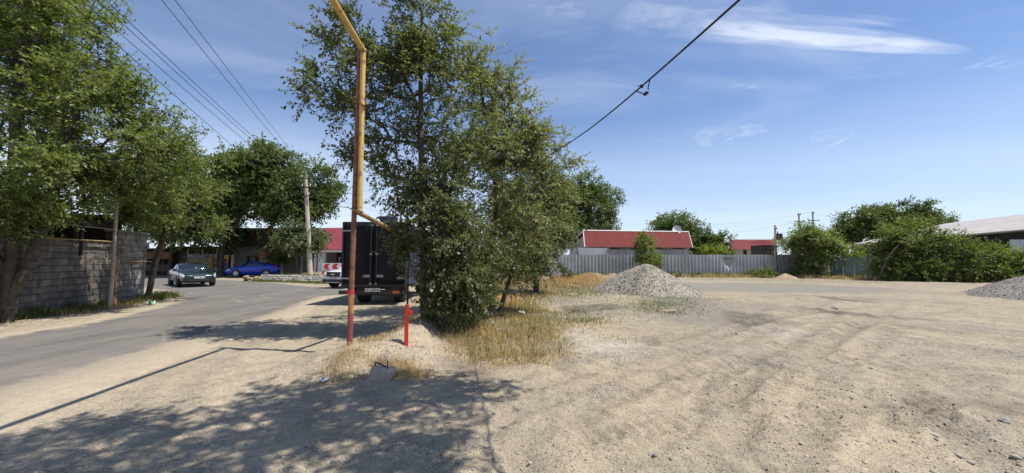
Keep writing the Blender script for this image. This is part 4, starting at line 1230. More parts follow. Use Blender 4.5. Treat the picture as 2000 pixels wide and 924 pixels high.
# island: rubble retaining wall, pole, sign
rw = thing('stone_kerb_wall', 'low rubble stone wall round the raised island under the concrete pole', 'wall', (-16, 28.6, 0))
rng = random.Random(5)
m = MB()
a, b = Vector((-19.3, 29.6, 0)), Vector((-12.2, 26.6, 0))
for i in range(42):
    for r in range(3):
        q = a.lerp(b, (i + rng.random() * .5) / 42)
        m.box((q.x + .05 * r, q.y - 0.22 + .13 * r + rng.uniform(-.04, .04), 0.08 + r * 0.15), (rng.uniform(.16, .32), .26, rng.uniform(.13, .2)), rng.uniform(-.5, .5) - 0.4, rng.uniform(-.3, .3), rng.uniform(-.3, .1))
m.build('stones', MT['stone_pale'], rw, bevel=0.02)
m = MB()
for i in range(26):
    q = a + Vector((rng.uniform(-1.0, .5), rng.uniform(-.6, .6), 0)); s_ = rng.uniform(.15, .4)
    m.box((q.x, q.y, s_ * .3 + rng.uniform(0, .2)), (s_, s_ * .8, s_ * .6), rng.uniform(0, 3), rng.uniform(-.3, .3), rng.uniform(-.3, .3))
rb = thing('rubble_heap', 'heap of broken stone and clods at the left tip of the island', 'rubble', (a.x, a.y, 0))
m.build('stones', MT['soil'], rb, bevel=0.03)

cpb = P(606, 533, 30.5); cpt = P(597, 347, 30.5)
cp = thing('utility_pole', 'leaning pale concrete utility pole on the stone-edged island', 'pole', (cpb.x, 30.5, zt(cpb.x, 30.5)))
m = MB(); m.tube([cpb - Vector((0, 0, .4)), cpb, cpb.lerp(cpt, .5), cpt], [.21, .21, .17, .13], 8); m.build('shaft', MT['concrete_pole'], cp)
m = MB()
for t_, w_ in ((0.985, .35), (0.89, .9), (0.80, .4)):
    q = cpb.lerp(cpt, t_); m.box((q.x + (w_ - .35) * .5, q.y - .2, q.z), (w_ + .35, .08, .07))
m.build('crossarm', MT['steel_dark'], cp)
for t_, dx_ in ((1.0, -.2), (1.0, .2), (.905, .45), (.905, .85), (.905, -.2), (.815, .3)):
    q = cpb.lerp(cpt, t_); m = MB(); m.lathe([(0, 0), (.05, 0), (.06, .06), (.04, .1), (.05, .14), (0, .17)], (q.x + dx_, q.y - .2, q.z + .02), n=8); m.build('insulator', MT['insulator'], cp)

chev = thing('chevron_sign', 'red and white chevron bend sign pointing left behind the white car', 'sign', (*P(655, 527, 27.5)[:2], 0))
c0 = P(629, 527.5, 27.5); c1 = P(700, 514, 27.5)
hh = c1.z - c0.z; ww = c1.x - c0.x
m = MB(); m.span((c0.x, 27.5, c0.z), (c1.x, 27.53, c1.z)); m.build('board', MT['white_sign'], chev)
st = ww / 4.2
m = MB()
for i in range(4):
    x0 = c0.x + 0.08 + i * st; zm = (c0.z + c1.z) / 2; h2 = hh / 2 - 0.05; y_ = 27.49; w_ = st * 0.52
    for sgn in (1, -1):
        q = [(x0, y_, zm), (x0 + h2 * .8, y_, zm + sgn * h2), (x0 + h2 * .8 + w_, y_, zm + sgn * h2), (x0 + w_, y_, zm)]
        m.poly(q if sgn < 0 else q[::-1])
m.build('chevrons', MT['red_sign'], chev)
m = MB(); m.span((c0.x, 27.48, c0.z - .30), (c1.x, 27.52, c0.z - .10)); m.build('lower_rail', MT['red_sign'], chev)
m = MB()
for px_ in (634, 690): q = P(px_, 520, 27.5); m.span((q.x - .04, 27.54, 0), (q.x + .04, 27.6, c1.z))
m.build('post', MT['whitewash'], chev)

# ------------------------------------------------------------------ fence, houses and sheds at the back of the lot
YF = 37.3
fen = thing('metal_fence', 'long grey profiled metal fence across the back of the lot', 'fence', (17, YF, 0))
fx0, fx1, npan = 1.6, 31.0, 22
pw = (fx1 - fx0) / npan
rng = random.Random(8)
for i in range(npan):
    xa = fx0 + i * pw; top = 2.12 + rng.uniform(-.012, .012); yo = rng.uniform(-.015, .015)
    dent = abs(xa - P(1405, 520, YF).x) < pw * 0.8
    m = MB()
    def fn(a, b, xa=xa, top=top, yo=yo, dent=dent):
        k = int(round(a * 20)); w_ = (0, 0, 0, 1, 1)[k % 5] * 0.035
        x_ = xa + a * pw; z_ = 0.05 + b * (top - 0.05)
        y_ = YF + yo - w_
        if dent: y_ += 0.22 * math.exp(-((a - .5) / .28) ** 2 - ((b - .68) / .2) ** 2) * (1 + .5 * math.sin(9 * a + 7 * b))
        return (x_, y_, z_)
    m.grid(fn, 20, 10 if dent else 1)
    m.build('panel', MT['fence'], fen, label='dented fence panel' if dent else None)
for i in range(0, npan + 1, 2):
    m = MB(); m.span((fx0 + i * pw - .03, YF + .06, 0), (fx0 + i * pw + .03, YF + .12, 2.1)); m.build('post', MT['steel_dark'], fen)
m = MB(); m.span((fx0, YF + .022, .5), (fx1, YF + .055, .55)); m.span((fx0, YF + .022, 1.7), (fx1, YF + .055, 1.75)); m.build('rail', MT['steel_dark'], fen)
f2 = thing('metal_fence', 'shorter greenish weathered fence between the bush trees', 'fence', (30, 33, 0))
a, b = P(1625, 520, 35.2), P(1740, 520, 32.5)
for i in range(5):
    p0_, p1_ = a.lerp(b, i / 5), a.lerp(b, (i + 1) / 5 - .004)
    sheet((p0_.x, p0_.y, .05), (p1_.x, p1_.y, .05), (p1_.x, p1_.y, 1.86), (p0_.x, p0_.y, 1.86), 5, .04, wave=(0, 0, 0, 1, 1)).build('panel', MT['fence_green'], f2)
a2, b2 = P(1740, 520, 32.4), P(2080, 520, 30.5)
f3 = thing('metal_fence', 'dark fence hidden behind the bush trees at the right edge', 'fence', (38, 31.5, 0))
for i in range(8):
    p0_, p1_ = a2.lerp(b2, i / 8), a2.lerp(b2, (i + 1) / 8 - .004)
    sheet((p0_.x, p0_.y, .05), (p1_.x, p1_.y, .05), (p1_.x, p1_.y, 1.9), (p0_.x, p0_.y, 1.9), 7, .04, wave=(0, 0, 0, 1, 1)).build('panel', MT['fence_green'], f3)
for o_, pts_ in ((f2, (a, b)), (f3, (a2, b2))):
    for t_ in (0, .25, .5, .75, 1):
        q = pts_[0].lerp(pts_[1], t_); m = MB(); m.span((q.x - .03, q.y + .06, 0), (q.x + .03, q.y + .12, 1.85)); m.build('post', MT['steel_dark'], o_)

# long red-roofed house
E0, E1 = P(1142, 483, 44.0), P(1353, 485.5, 46.0)
E1.z = E0.z = 3.1
Rg0, Rg1 = P(1139, 451, 46.0), P(1345, 456, 48.3)
Rg0.z = Rg1.z = 5.1
hs = thing('red_roofed_house', 'long low house with a red metal roof behind the grey fence', 'house', (16, 46, 0))
rr = sheet(E0, E1, Rg1, Rg0, 74, 0.035, rows=1).build('roof', MT['red_roof'], hs)
back0 = P(1112, 478, 49.2)
back1 = back0 + (Rg1 - Rg0)
back0.z = back1.z = 3.5
sheet(Rg0, Rg1, back1, back0, 40, 0.035).build('roof', MT['red_roof'], hs)
m = MB(); m.tube([Rg0 + Vector((0, 0, .05)), Rg1 + Vector((0, 0, .05))], 0.09, 6); m.build('ridge_cap', MT['white_trim'], rr)
m = MB(); m.tube([E0, Rg0], .07, 4); m.tube([E1, Rg1], .05, 4); m.tube([back0, Rg0], .09, 4); m.build('barge_board', MT['white_trim'], rr)
m = MB()
inn = Vector((0.35, .35, 0))
g0, g1, gr = E0 + inn, back0 + Vector((.35, -.35, 0)), Rg0 + Vector((.35, 0, -.2))
m.poly([(g0.x, g0.y, 0), (g1.x, g1.y, 0), (g1.x, g1.y, 3.4), tuple(gr), (g0.x, g0.y, 3.05)])
m.build('gable', MT['gable'], hs)
m = MB(); e0, e1 = E0 + inn, E1 + Vector((-.3, .35, 0)); m.poly([(e0.x, e0.y, 0), (e1.x, e1.y, 0), (e1.x, e1.y, 3.15), (e0.x, e0.y, 3.15)])
q0, q1 = e1, back1 + Vector((-.3, -.3, 0)); m.poly([(q0.x, q0.y, 0), (q1.x, q1.y, 0), (q1.x, q1.y, 3.45), (Rg1.x - .3, Rg1.y, 4.9), (q0.x, q0.y, 3.1)])
m.build('wall', MT['pale_wall'], hs)
dish = thing('satellite_dish', 'round pale satellite dish on the ridge of the long red roof', 'satellite dish', tuple(P(1322, 456, 49.3)))
dc = P(1322, 449.5, 48.2)
m = MB()
dn = Vector((-.25, -1, .35)).normalized(); da = dn.cross(Vector((0, 0, 1))).normalized(); db = dn.cross(da)
m.grid(lambda a_, b_: dc + (da * math.cos(a_ * 2 * math.pi) + db * math.sin(a_ * 2 * math.pi)) * .55 * b_ + dn * (.16 * b_ * b_), 20, 5)
m.build('reflector', MT['dish'], dish, True)
m = MB(); m.tube([dc - dn * .05, P(1322, 458, 48.1)], .04, 6); m.build('mast', MT['steel_dark'], dish)
m = MB(); m.tube([dc + db * .5 + dn * .15, dc + dn * .55], .015, 5); m.lathe([(0, 0), (.05, 0), (.05, .1), (0, .1)], dc + dn * .52, n=8); m.build('feed_arm', MT['steel_dark'], dish)

out = thing('outbuilding', 'white-walled flat outbuilding between the fence and the long red roof', 'outbuilding', (10, 41, 0))
oa, ob = P(1130, 497, 40.5), P(1192, 497, 40.5)
m = MB(); m.span((oa.x, 40.5, 0), (ob.x, 43, P(0, 484.5, 40.5).z)); m.build('wall', MT['white_wall'], out)
m = MB(); m.span((oa.x - .5, 40.9, 0), (oa.x - .01, 43.2, P(0, 484.5, 40.5).z - .02)); m.build('side_wall', MT['pale_wall'], out)
o2 = thing('outbuilding', 'shabby grey outbuilding with a black tar roof under the long red roof', 'outbuilding', (15, 40.5, 0))
oa, ob = P(1193, 497, 40.2), P(1336, 497, 40.2); zr = P(0, 486.5, 40.2).z
m = MB(); m.span((oa.x, 40.2, 0), (ob.x, 43.2, zr)); m.build('wall', MT['pale_wall'], o2)
m = MB(); m.grid(lambda a_, b_: (oa.x - .25 + (ob.x - oa.x + .5) * a_, 39.95 + 3.4 * b_, zr + .07 + .05 * math.sin(a_ * 23) * (1 - b_)), 30, 2); m.span((oa.x - .2, 40.0, zr), (ob.x + .2, 43.3, zr + .05)); m.build('roof', MT['tar'], o2)

h2 = thing('red_roofed_house', 'distant cream house with a red roof between tree and utility pole', 'house', (46, 70, 0))
ea, eb = P(1423, 487, 68), P(1513, 487, 68); ra, rb_ = P(1425, 468, 71), P(1512, 468, 71)
sheet(ea, eb, rb_, ra, 30, .05).build('roof', MT['red_roof_far'], h2)
m = MB(); m.span((ea.x + .3, 68.4, 0), (eb.x - .2, 76, ea.z + .05)); w_ = m.build('wall', MT['cream_wall'], h2)
for px_ in (1426, 1454): 
    q = P(px_, 490, 68.4); m = MB(); m.span((q.x - .2, 68.33, 1.5), (q.x + .35, 68.39, q.z + 0.1)); m.build('window', MT['dark_room'], h2)
ds = thing('tin_shed', 'dark tin shed with a slanting red roof edge left of the utility pole', 'shed', (*P(1500, 497, 60)[:2], 0))
qa, qb = P(1490, 497, 60), P(1513, 497, 60); zt_ = P(0, 478.5, 60).z
m = MB(); m.span((qa.x, 60, 0), (qb.x, 63, zt_)); m.build('wall', MT['dark_wood'], ds)
sheet((qa.x - .2, 59.7, zt_ + .02), (qb.x + .2, 59.7, zt_ + .35), (qb.x + .2, 63, zt_ + .9), (qa.x - .2, 63, zt_ + .5), 8, .04).build('roof', MT['red_roof_far'], ds)

L1, L2, U2, U1 = P(1664, 477, 37.5), P(2080, 441, 33.0), P(2080, 409, 42), P(1846, 436.5, 46)
sh = thing('slate_roofed_shed', 'big open shed with a sloping grey slate roof at the right edge', 'shed', (42, 38, 0))
sheet(L1, U1, U2, L2, 60, 0.05, rows=10, wave=(0, .7, 1, .7)).build('roof', MT['shed_roof'], sh)
m = MB(); m.tube([L1 - Vector((0, 0, .12)), L2 - Vector((0, 0, .12))], .11, 4); m.build('fascia', MT['dark_wood'], sh)
m = MB()
w0, w1 = P(1668, 500, 38.2), P(2080, 500, 37.5)
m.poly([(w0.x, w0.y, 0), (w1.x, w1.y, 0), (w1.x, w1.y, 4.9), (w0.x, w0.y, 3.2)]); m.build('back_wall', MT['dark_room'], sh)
a_, b_ = P(1973, 470, 34.6), P(2060, 470, 34.2)
m = MB(); m.span((a_.x, a_.y, 0), (b_.x, a_.y + .1, P(0, 468, 34.6).z)); m.build('panel', MT['pale_sheet'], sh)
m = MB()
for px_ in (1700, 1800, 1900, 1972): q = P(px_, 500, 36.5); m.span((q.x - .08, q.y, 0), (q.x + .08, q.y + .16, 3.3))
m.tube([P(1945, 470, 35), P(1990, 449, 35)], .06, 5)
m.build('post', MT['dark_wood'], sh)

box_ = thing('meter_box', 'small white and grey box on the fence top with three white insulators', 'box', tuple(P(1555, 497, 37.6)))
q = P(1547, 497, 37.6); r_ = P(1557.5, 497, 37.6); s_ = P(1561, 497, 37.6)
m = MB(); m.span((q.x, 37.6, q.z - .1), (r_.x - .01, 37.9, q.z + .28)); m.build('box', MT['pale_wall'], box_)
m = MB(); m.span((r_.x, 37.55, q.z - .1), (s_.x, 37.9, q.z + .50)); m.build('cover', MT['white_paint'], box_)
for px_ in (1551, 1554.5, 1558):
    m = MB(); m.lathe([(.0, 0), (.06, .02), (.07, .1), (.02, .24), (0, .25)], (P(px_, 490, 37.7).x, 37.7, q.z + .52), n=8); m.build('insulator', MT['white_paint'], box_)
m = MB(); m.span((q.x + .1, 37.75, q.z + .28), (r_.x, 37.8, q.z + .53)); m.build('bracket', MT['steel_dark'], box_)

def far_pole(label, px_, pyt, Y, arms, group):
    t = P(px_, pyt, Y)
    o = thing('utility_pole', label, 'pole', (t.x, Y, 0), 0, group, True)
    m = MB(); m.tube([(0, 0, 0), (0, 0, t.z * .5), (0, 0, t.z)], [.17, .15, .11], 7); m.build('shaft', MT['concrete_pole'], o)
    for dz_, w_ in arms:
        m = MB(); m.box((0, -.12, t.z - dz_), (w_, .09, .09)); a_ = m.build('crossarm', MT['steel_dark'], o)
        for k in (-.45, .45):
            m = MB(); m.lathe([(0, 0), (.07, .0), (.08, .1), (.03, .2), (0, .2)], (k * w_, -.12, t.z - dz_ + .05), n=6); m.build('insulator', MT['insulator'], a_)
    return o, t
fp1, t1 = far_pole('left of two far concrete poles above the bush tree', 1560, 417, 60, ((.2, .5), (1.3, 1.6)), 'far utility poles beyond the fence')
fp2, t2 = far_pole('right one of the two far concrete poles above the bush tree', 1587, 413, 62, ((.3, .3), (1.5, 1.9)), 'far utility poles beyond the fence')
fp3, t3 = far_pole('pale pole with a small transformer right of the distant red roof', 1513.5, 440, 50, ((.5, .3),), 'far utility poles beyond the fence')
m = MB(); m.span((.12, -.3, t3.z - 2.0), (.75, .2, t3.z - 1.1)); m.lathe([(0, 0), (.06, 0), (.07, .3), (0, .32)], (.3, 0, t3.z - 1.1), n=8); m.build('transformer', MT['steel_dark'], fp3)
m = MB()
for px_, py_, Y_, tt, dz_ in ((1340, 442, 58, t1, .1), (1340, 462, 56, t1, 1.3), (1810, 445, 64, t2, .4)):
    q = P(px_, py_, Y_); e_ = tt - Vector((0, .12, dz_))
    m.tube([q.lerp(e_, k / 10) - Vector((0, 0, .35 * math.sin(math.pi * k / 10))) for k in range(11)], .012, 4)
for dz_ in (.1, 1.3): m.tube([t1 - Vector((0, .1, dz_)), t2 - Vector((0, .1, dz_ + .1))], .012, 4)
tag(m.build('overhead_wires', MT['wire']), 'thin far wires strung between the two far concrete poles', 'wires')

# ------------------------------------------------------------------ wires over the road
top = cpb.lerp(cpt, .93)
def wire(p0, p1, r_, sag, ext, label, name='overhead_wire', mat_='cable', group=None):
    p0, p1 = Vector(p0), Vector(p1)
    d_ = p0 - p1
    m = MB()
    pts = []
    for k in range(33):
        t_ = k / 32 * (1 + ext)
        q = p1 + d_ * t_
        pts.append(q - Vector((0, 0, 4 * sag * t_ * (1 + ext - t_) / (1 + ext) ** 2)))
    m.tube(pts, r_, 5)
    o = m.build(name, MT[mat_], None, True)
    return tag(o, label, 'wire', group)
GW = 'wires sagging over the road to the concrete pole'
wire(P(150, -5, 8.0), P(520, 340, 31), .011, .25, 1.2, 'thickest and leftmost black wire crossing the big left tree', group=GW)
wire(P(200, -5, 9.0), P(598, 372, 30.3), .009, .5, 1.2, 'second wire from the left, passing just right of the big left tree', group=GW)
wire(P(228, -5, 9.0), P(601, 366, 30.3), .009, .5, 1.2, 'third wire from the left, left one of a close pair', group=GW)
wire(P(243, -5, 9.2), P(603, 362, 30.3), .010, .5, 1.2, 'fourth wire from the left, right one of a close pair', group=GW)
wire(P(335, -5, 9.0), P(612, 358, 30.3), .009, .35, 1.2, 'fifth wire from the left, left one of the right-hand pair', group=GW)
wire(P(360, -5, 9.0), P(618, 356, 30.3), .009, .35, 1.2, 'rightmost wire running to the concrete pole', group=GW)
m = MB()
for a_, b_ in (((600, 370), (900, 425)), ((602, 352), (900, 395)), ((604, 375), (880, 440)), ((600, 405), (440, 404))):
    q, e_ = P(*a_, 30.3), P(*b_, 42)
    m.tube([q.lerp(e_, k / 8) - Vector((0, 0, .3 * math.sin(math.pi * k / 8))) for k in range(9)], .008, 4)
tag(m.build('overhead_wires', MT['wire']), 'faint wires running right from the concrete pole behind the yellow pipe', 'wires')

ca, cb = P(1075, 301, 8.2), P(1446, -2, 2.39)
cab = thing('overhead_cable', 'black cable with a hanging splice rising to the upper right', 'cable', tuple(cb))
dv = ca - cb
def cpt_(t_): return cb + dv * t_ - Vector((0, 0, .10 * math.sin(math.pi * max(0, min(1, t_)))))
m = MB(); m.tube([cpt_(-1.0 + k * 3.0 / 48) for k in range(49)], .0085, 6); m.build('cable', MT['cable'], cab, True)
def on_cable(px_):
    best = min((abs(CX + F * (cpt_(k / 400).x / ((cpt_(k / 400).y) * math.cos(PITCH) + (cpt_(k / 400).z - EYE) * math.sin(PITCH))) - px_), k) for k in range(401))
    return cpt_(best[1] / 400)
j0, j1 = on_cable(1242), on_cable(1270)
dm = (j0 + j1) / 2
lo = dm + Vector((0.03, 0, -0.085))
m = MB(); m.tube(smooth_line([tuple(j0), tuple(j0.lerp(lo, .35) - Vector((0, 0, .004))), tuple(lo.lerp(j0, .25) - Vector((0, 0, .012)))], 5), .006, 6)
m.tube(smooth_line([tuple(j1), tuple(j1.lerp(lo, .5) + Vector((-.002, 0, -.02))), tuple(lo + (j1 - j0) * .2 + Vector((0, 0, .02)))], 5), .006, 6); m.build('loop', MT['cable'], cab, True)
m = MB(); ax = (j1 - j0).normalized(); m.tube([lo - ax * .035, lo - ax * .03, lo + ax * .03, lo + ax * .035], [.008, .017, .017, .008], 8); m.build('splice_box', MT['cable'], cab)
m = MB(); q = on_cable(1253); m.box(q, (.03, .02, .03)); m.tube([q, q + Vector((-.045, 0, .004))], .004, 5); m.build('clamp', MT['cable'], cab)

# ------------------------------------------------------------------ yellow gas pipe on its pole
Yp = G(682, 690)[1]
gas = thing('gas_pipe', 'yellow gas pipe strapped to a leaning rust-red pole by the roadside', 'pipe', (P(682, 690, Yp).x, Yp, 0))
b0 = P(682, 694, Yp) - Vector((0, 0, .2)); b3 = P(703, 97, Yp)
def pole_at(py_):
    z_ = P(690, py_, Yp).z; t_ = (z_ - b0.z) / (b3.z - b0.z); return b0.lerp(b3, t_)
def sq(m, a, b, w_): m.tube([a, b], w_ * .47, 8); return m
sq(MB(), pole_at(566), b3, .10).build('pole', MT['rust_pole'], gas)
sq(MB(), pole_at(575), pole_at(566), .104).build('red_band', MT['red_sign'], gas)
sq(MB(), pole_at(612), pole_at(575), .106).build('ochre_band', MT['ochre_band'], gas)
sq(MB(), b0, pole_at(612), .102).build('pole_foot', MT['pink_pole'], gas)
ua, ub = P(702.5, 413, Yp - .03), P(709.5, 99, Yp - .03)
m = MB(); m.tube([ua + Vector((0, 0, -.02)), ua, ub, ub + Vector((0, 0, .02))], 0.046, 14); up = m.build('upright_pipe', MT['yellow_pipe'], gas, True)
oh = P(650, 0, 5.25) ; od = oh - ub
m = MB(); m.tube([ub + od * t_ for t_ in (-.015, 0, 1, 2.5, 7)], .047, 14); m.build('overhead_pipe', MT['yellow_pipe'], gas, True)
lb = P(795, 464, 9.3); la = P(701, 416, Yp - .03); ld_ = lb - la
m = MB(); m.tube([la + ld_ * t_ for t_ in (-.01, 0, 1, 1.6, 3)], .042, 14); m.build('lower_pipe', MT['yellow_worn'], gas, True)
for c_, r_, ax_ in ((ua.lerp(ub, .02), .050, ub - ua), (ua.lerp(ub, .52), .049, ub - ua), (ua.lerp(ub, .985), .050, ub - ua), (ub.lerp(oh, .06), .050, od), (la.lerp(lb, .05), .046, ld_), (la.lerp(lb, .62), .045, ld_)):
    q = ax_.normalized() * .009; m = MB(); m.tube([c_ - q, c_, c_ + q], [r_ - .003, r_, r_ - .003], 14); m.build('weld_seam', MT['yellow_worn'], gas, True)
m = MB()
for py_ in (414, 205): 
    q = pole_at(py_); m.box((q.x + .055, q.y - .03, q.z), (.24, .16, .018), 0, .5)
m.build('strap', MT['rust_pole'], gas)
m = MB()
for c_ in (ua, ub): m.lathe([(.02, -.05), (.055, -.03), (.06, 0), (.055, .03), (.02, .05)], c_, n=12)
m.build('elbow', MT['yellow_worn'], gas, True)

# low red post, slab, block with rebar loop
def ground_at(px, py):
    """the ground point seen there, following the terrain"""
    z_ = 0.0
    for _ in range(12): z_ = .5 * z_ + .5 * zt(*G(px, py, z_))
    return Vector((*G(px, py, z_), z_))
rp0 = ground_at(795, 676)
post = thing('red_post', 'short bright red steel post on the concrete-splashed mound', 'post', tuple(rp0))
hp = P(795, 595, rp0.y).z
m = MB(); m.span((rp0.x - .045, rp0.y - .01, rp0.z - .15), (rp0.x + .018, rp0.y + .01, hp)); m.span((rp0.x - .045, rp0.y - .01, rp0.z - .15), (rp0.x - .03, rp0.y + .06, hp)); m.build('angle_bar', MT['red_post'], post)
m = MB(); m.span((rp0.x + .015, rp0.y - .012, hp - .115), (rp0.x + .06, rp0.y + .012, hp - .095)); m.span((rp0.x + .035, rp0.y - .018, hp - .165), (rp0.x + .078, rp0.y + .018, hp - .112)); m.build('bracket', MT['red_post'], post)

sl0 = ground_at(806, 690); sl1 = ground_at(785, 605)
slab = thing('concrete_kerb', 'buried concrete kerb running back under the tall elm', 'kerb', tuple(sl0))
m = MB(); dvec = (sl1 - sl0); L_ = 2.2; mid = sl0 + dvec.normalized() * L_ / 2
m.box((mid.x + .06, mid.y + .25, .03), (.16, L_, .30), math.atan2(-dvec.x, dvec.y)); m.build('slab', MT['block_dusty'], slab, bevel=.04)
cb0 = ground_at(733, 742)
blk = thing('concrete_block', 'rough concrete block with a rusty rebar loop at the roadside', 'block', tuple(cb0), -.25, None, True)
m = MB(); m.box((.02, .14, -.03), (.32, .34, .34), .15, .10, -.18, .9); m.build('block', MT['block_dusty'], blk, bevel=.045)
m = MB(); m.tube(smooth_line([(-.04, .09, .09), (-.05, .06, .20), (0, .06, .205), (.10, .08, .15), (.115, .09, .09)], 6), .011, 7); m.build('rebar_loop', MT['rebar'], blk, True)
m = MB(); m.tube([(.14, .06, .10), (.145, .06, .24)], .009, 6); m.build('rebar_stub', MT['rebar'], blk, True)

# ------------------------------------------------------------------ vehicles
def make_car(name, label, cat, spec, loc, rotz, paint, rim='rim', plate=None):
    root = thing(name, label, cat, loc, rotz, None, True)
    st_ = spec['st']
    xs = [q[0] for q in st_]
    def stat(x_):
        x_ = min(max(x_, xs[0]), xs[-1])
        for i in range(len(xs) - 1):
            if x_ <= xs[i + 1]: break
        t_ = (x_ - xs[i]) / (xs[i + 1] - xs[i])
        return ring(st_[i]), ring(st_[i + 1]), t_
    def ring(q):
        x_, zb, zbelt, zr, hw = q
        zmid = zb + (zbelt - zb) * .55
        r_ = [(0, zb), (hw * .82, zb), (hw * .95, zb + .09), (hw, zmid), (hw * .965, zbelt - .02)]
        if zr: r_ += [(hw * .90, zbelt + .015), (hw * .70, zr - .055), (hw * .52, zr), (0, zr + .018)]
        else: r_ += [(hw * .88, zbelt + .012), (hw * .70, zbelt + .026), (hw * .45, zbelt + .036), (0, zbelt + .042)]
        return [(x_, a_, b_) for a_, b_ in r_]
    def surf(x_, s_, sg=1, off=0.0):
        A_, B_, t_ = stat(x_)
        i = min(int(s_), 7); f = s_ - i
        pa = Vector(A_[i]).lerp(Vector(A_[i + 1]), f); pb = Vector(B_[i]).lerp(Vector(B_[i + 1]), f)
        p = pa.lerp(pb, t_)
        if off:
            tx = (pb - pa); ts = Vector(A_[i + 1]).lerp(Vector(B_[i + 1]), t_) - Vector(A_[i]).lerp(Vector(B_[i]), t_)
            nn = tx.cross(ts)
            if nn.length > 1e-9:
                nn.normalize()
                if nn.y < 0 and abs(nn.y) > .15 or (abs(nn.y) <= .15 and nn.z < 0 and s_ > 4): nn = -nn
                p = p + nn * off
        return Vector((p.x, p.y * sg, p.z))
    m = MB()
    rings = []
    for q in st_:
        h = ring(q); full = h + [(a_, -b_, c_) for a_, b_, c_ in reversed(h[1:-1])]
        rings.append(full)
    n_ = len(rings[0])
    for r_ in rings: m.v += r_
    for i in range(len(rings) - 1):
        for k in range(n_):
            k2 = (k + 1) % n_
            m.f.append((i * n_ + k, i * n_ + k2, (i + 1) * n_ + k2, (i + 1) * n_ + k))
    m.f.append(tuple(range(n_))[::-1]); m.f.append(tuple((len(rings) - 1) * n_ + k for k in range(n_)))
    body = m.build('body', MT[paint], root)
    me = body.data
    me.polygons.foreach_set('use_smooth', np.ones(len(me.polygons), dtype=bool))
    ss = body.modifiers.new('subdivision', 'SUBSURF'); ss.levels = 2; ss.render_levels = 2
    me.update()
    def patch(nm, fn, nu, nv, mt, parent=root, label=None, thick=.012):
        m = MB(); m.grid(fn, nu, nv); o = m.build(nm, MT[mt], parent, True, label)
        so = o.modifiers.new('thickness', 'SOLIDIFY'); so.thickness = thick; so.offset = 0
        return o
    g = spec['glass']
    def lat(x_, w_):                                # w_ in -1..1 across the roof band
        return surf(x_, 8 - abs(w_) * 1.9, 1 if w_ >= 0 else -1, .014)
    patch('windscreen', lambda a_, b_: lat(g['ws'][0] + (g['ws'][1] - g['ws'][0]) * b_, a_ * 2 - 1), 12, 5, 'glass')
    patch('rear_window', lambda a_, b_: lat(g['rw'][0] + (g['rw'][1] - g['rw'][0]) * b_, a_ * 2 - 1), 12, 5, 'glass')
    for sg in (1, -1):
        for (x0, x1, x2, x3) in g['side']:          # bottom-front, bottom-rear, top-rear, top-front
            patch('side_window', lambda a_, b_: surf((x0 * (1 - a_) + x1 * a_) * (1 - b_) + (x3 * (1 - a_) + x2 * a_) * b_, 5.08 + .82 * b_, sg, .012), 6, 4, 'glass')
    hw = max(q[4] for q in st_); xf, xr = xs[-1], xs[0]
    for sg in (1, -1):
        hl = spec['lamp']
        patch('headlight', lambda a_, b_: surf(hl[0] + (hl[1] - hl[0]) * a_, hl[2] + (hl[3] - hl[2]) * b_, sg, .016), 6, 3, 'lamp', thick=.02)
        tl_ = spec['tail']
        patch('tail_light', lambda a_, b_: surf(tl_[0] + (tl_[1] - tl_[0]) * a_, tl_[2] + (tl_[3] - tl_[2]) * b_, sg, .016), 6, 3, 'tail_red', thick=.02)
        m = MB(); mx = spec['mirror']; m.box((mx[0], sg * (hw * .90 + .12), mx[1]), (.12, .2, .13)); m.build('mirror', MT[paint], root, bevel=.03)
        wr = spec['wheel']
        for wx in spec['axles']:
            yo = sg * (hw - .10)
            m = MB(); m.lathe([(.0, yo - .02 * sg), (wr * 1.14, yo - .02 * sg), (wr * 1.14, yo + sg * .108), (.0, yo + sg * .108)], (wx, 0, wr + .02), 'Y', 24); m.build('wheel_arch', MT['plastic'], root)
            m = MB(); w2 = .105
            m.lathe([(wr * .62, yo - w2 * sg), (wr * .94, yo - w2 * sg), (wr, yo - w2 * .6 * sg), (wr, yo + w2 * .8 * sg), (wr * .94, yo + sg * (w2 + .022)), (wr * .68, yo + sg * (w2 + .026)), (wr * .66, yo + sg * .06)], (wx, 0, wr), 'Y', 26)
            whl = m.build('wheel', MT['tyre'], root, True)
            m = MB(); m.lathe([(0, yo + sg * .112), (wr * .18, yo + sg * .114), (wr * .20, yo + sg * .10)], (wx, 0, wr), 'Y', 16)
            m.lathe([(wr * .58, yo + sg * .118), (wr * .69, yo + sg * .130), (wr * .70, yo + sg * .10), (wr * .58, yo + sg * .10)], (wx, 0, wr), 'Y', 26)
            m.lathe([(0, yo + sg * .098), (wr * .62, yo + sg * .098)], (wx, 0, wr), 'Y', 26)
            for k in range(5):
                t_ = k * 2 * math.pi / 5 + .3
                m.box((wx + math.cos(t_) * wr * .38, yo + sg * .112, wr + math.sin(t_) * wr * .38), (wr * .50, .02, wr * .19), 0, -t_)
            m.build('rim', MT[rim], whl)
    for nm, c_, d_, mt in spec['extra']:
        m = MB(); m.box(c_, d_); m.build(nm, MT[mt], root, bevel=.012)
    if plate:
        pz, ptxt = plate
        m = MB(); m.box((xf + .045, 0, pz), (.02, .52, .115)); pl = m.build('number_plate', MT['plate'], root)
        text('plate_number', ptxt, .10, (xf + .058, 0, pz), (R(90), 0, R(90)), MT['black_letter'], pl)
    return root

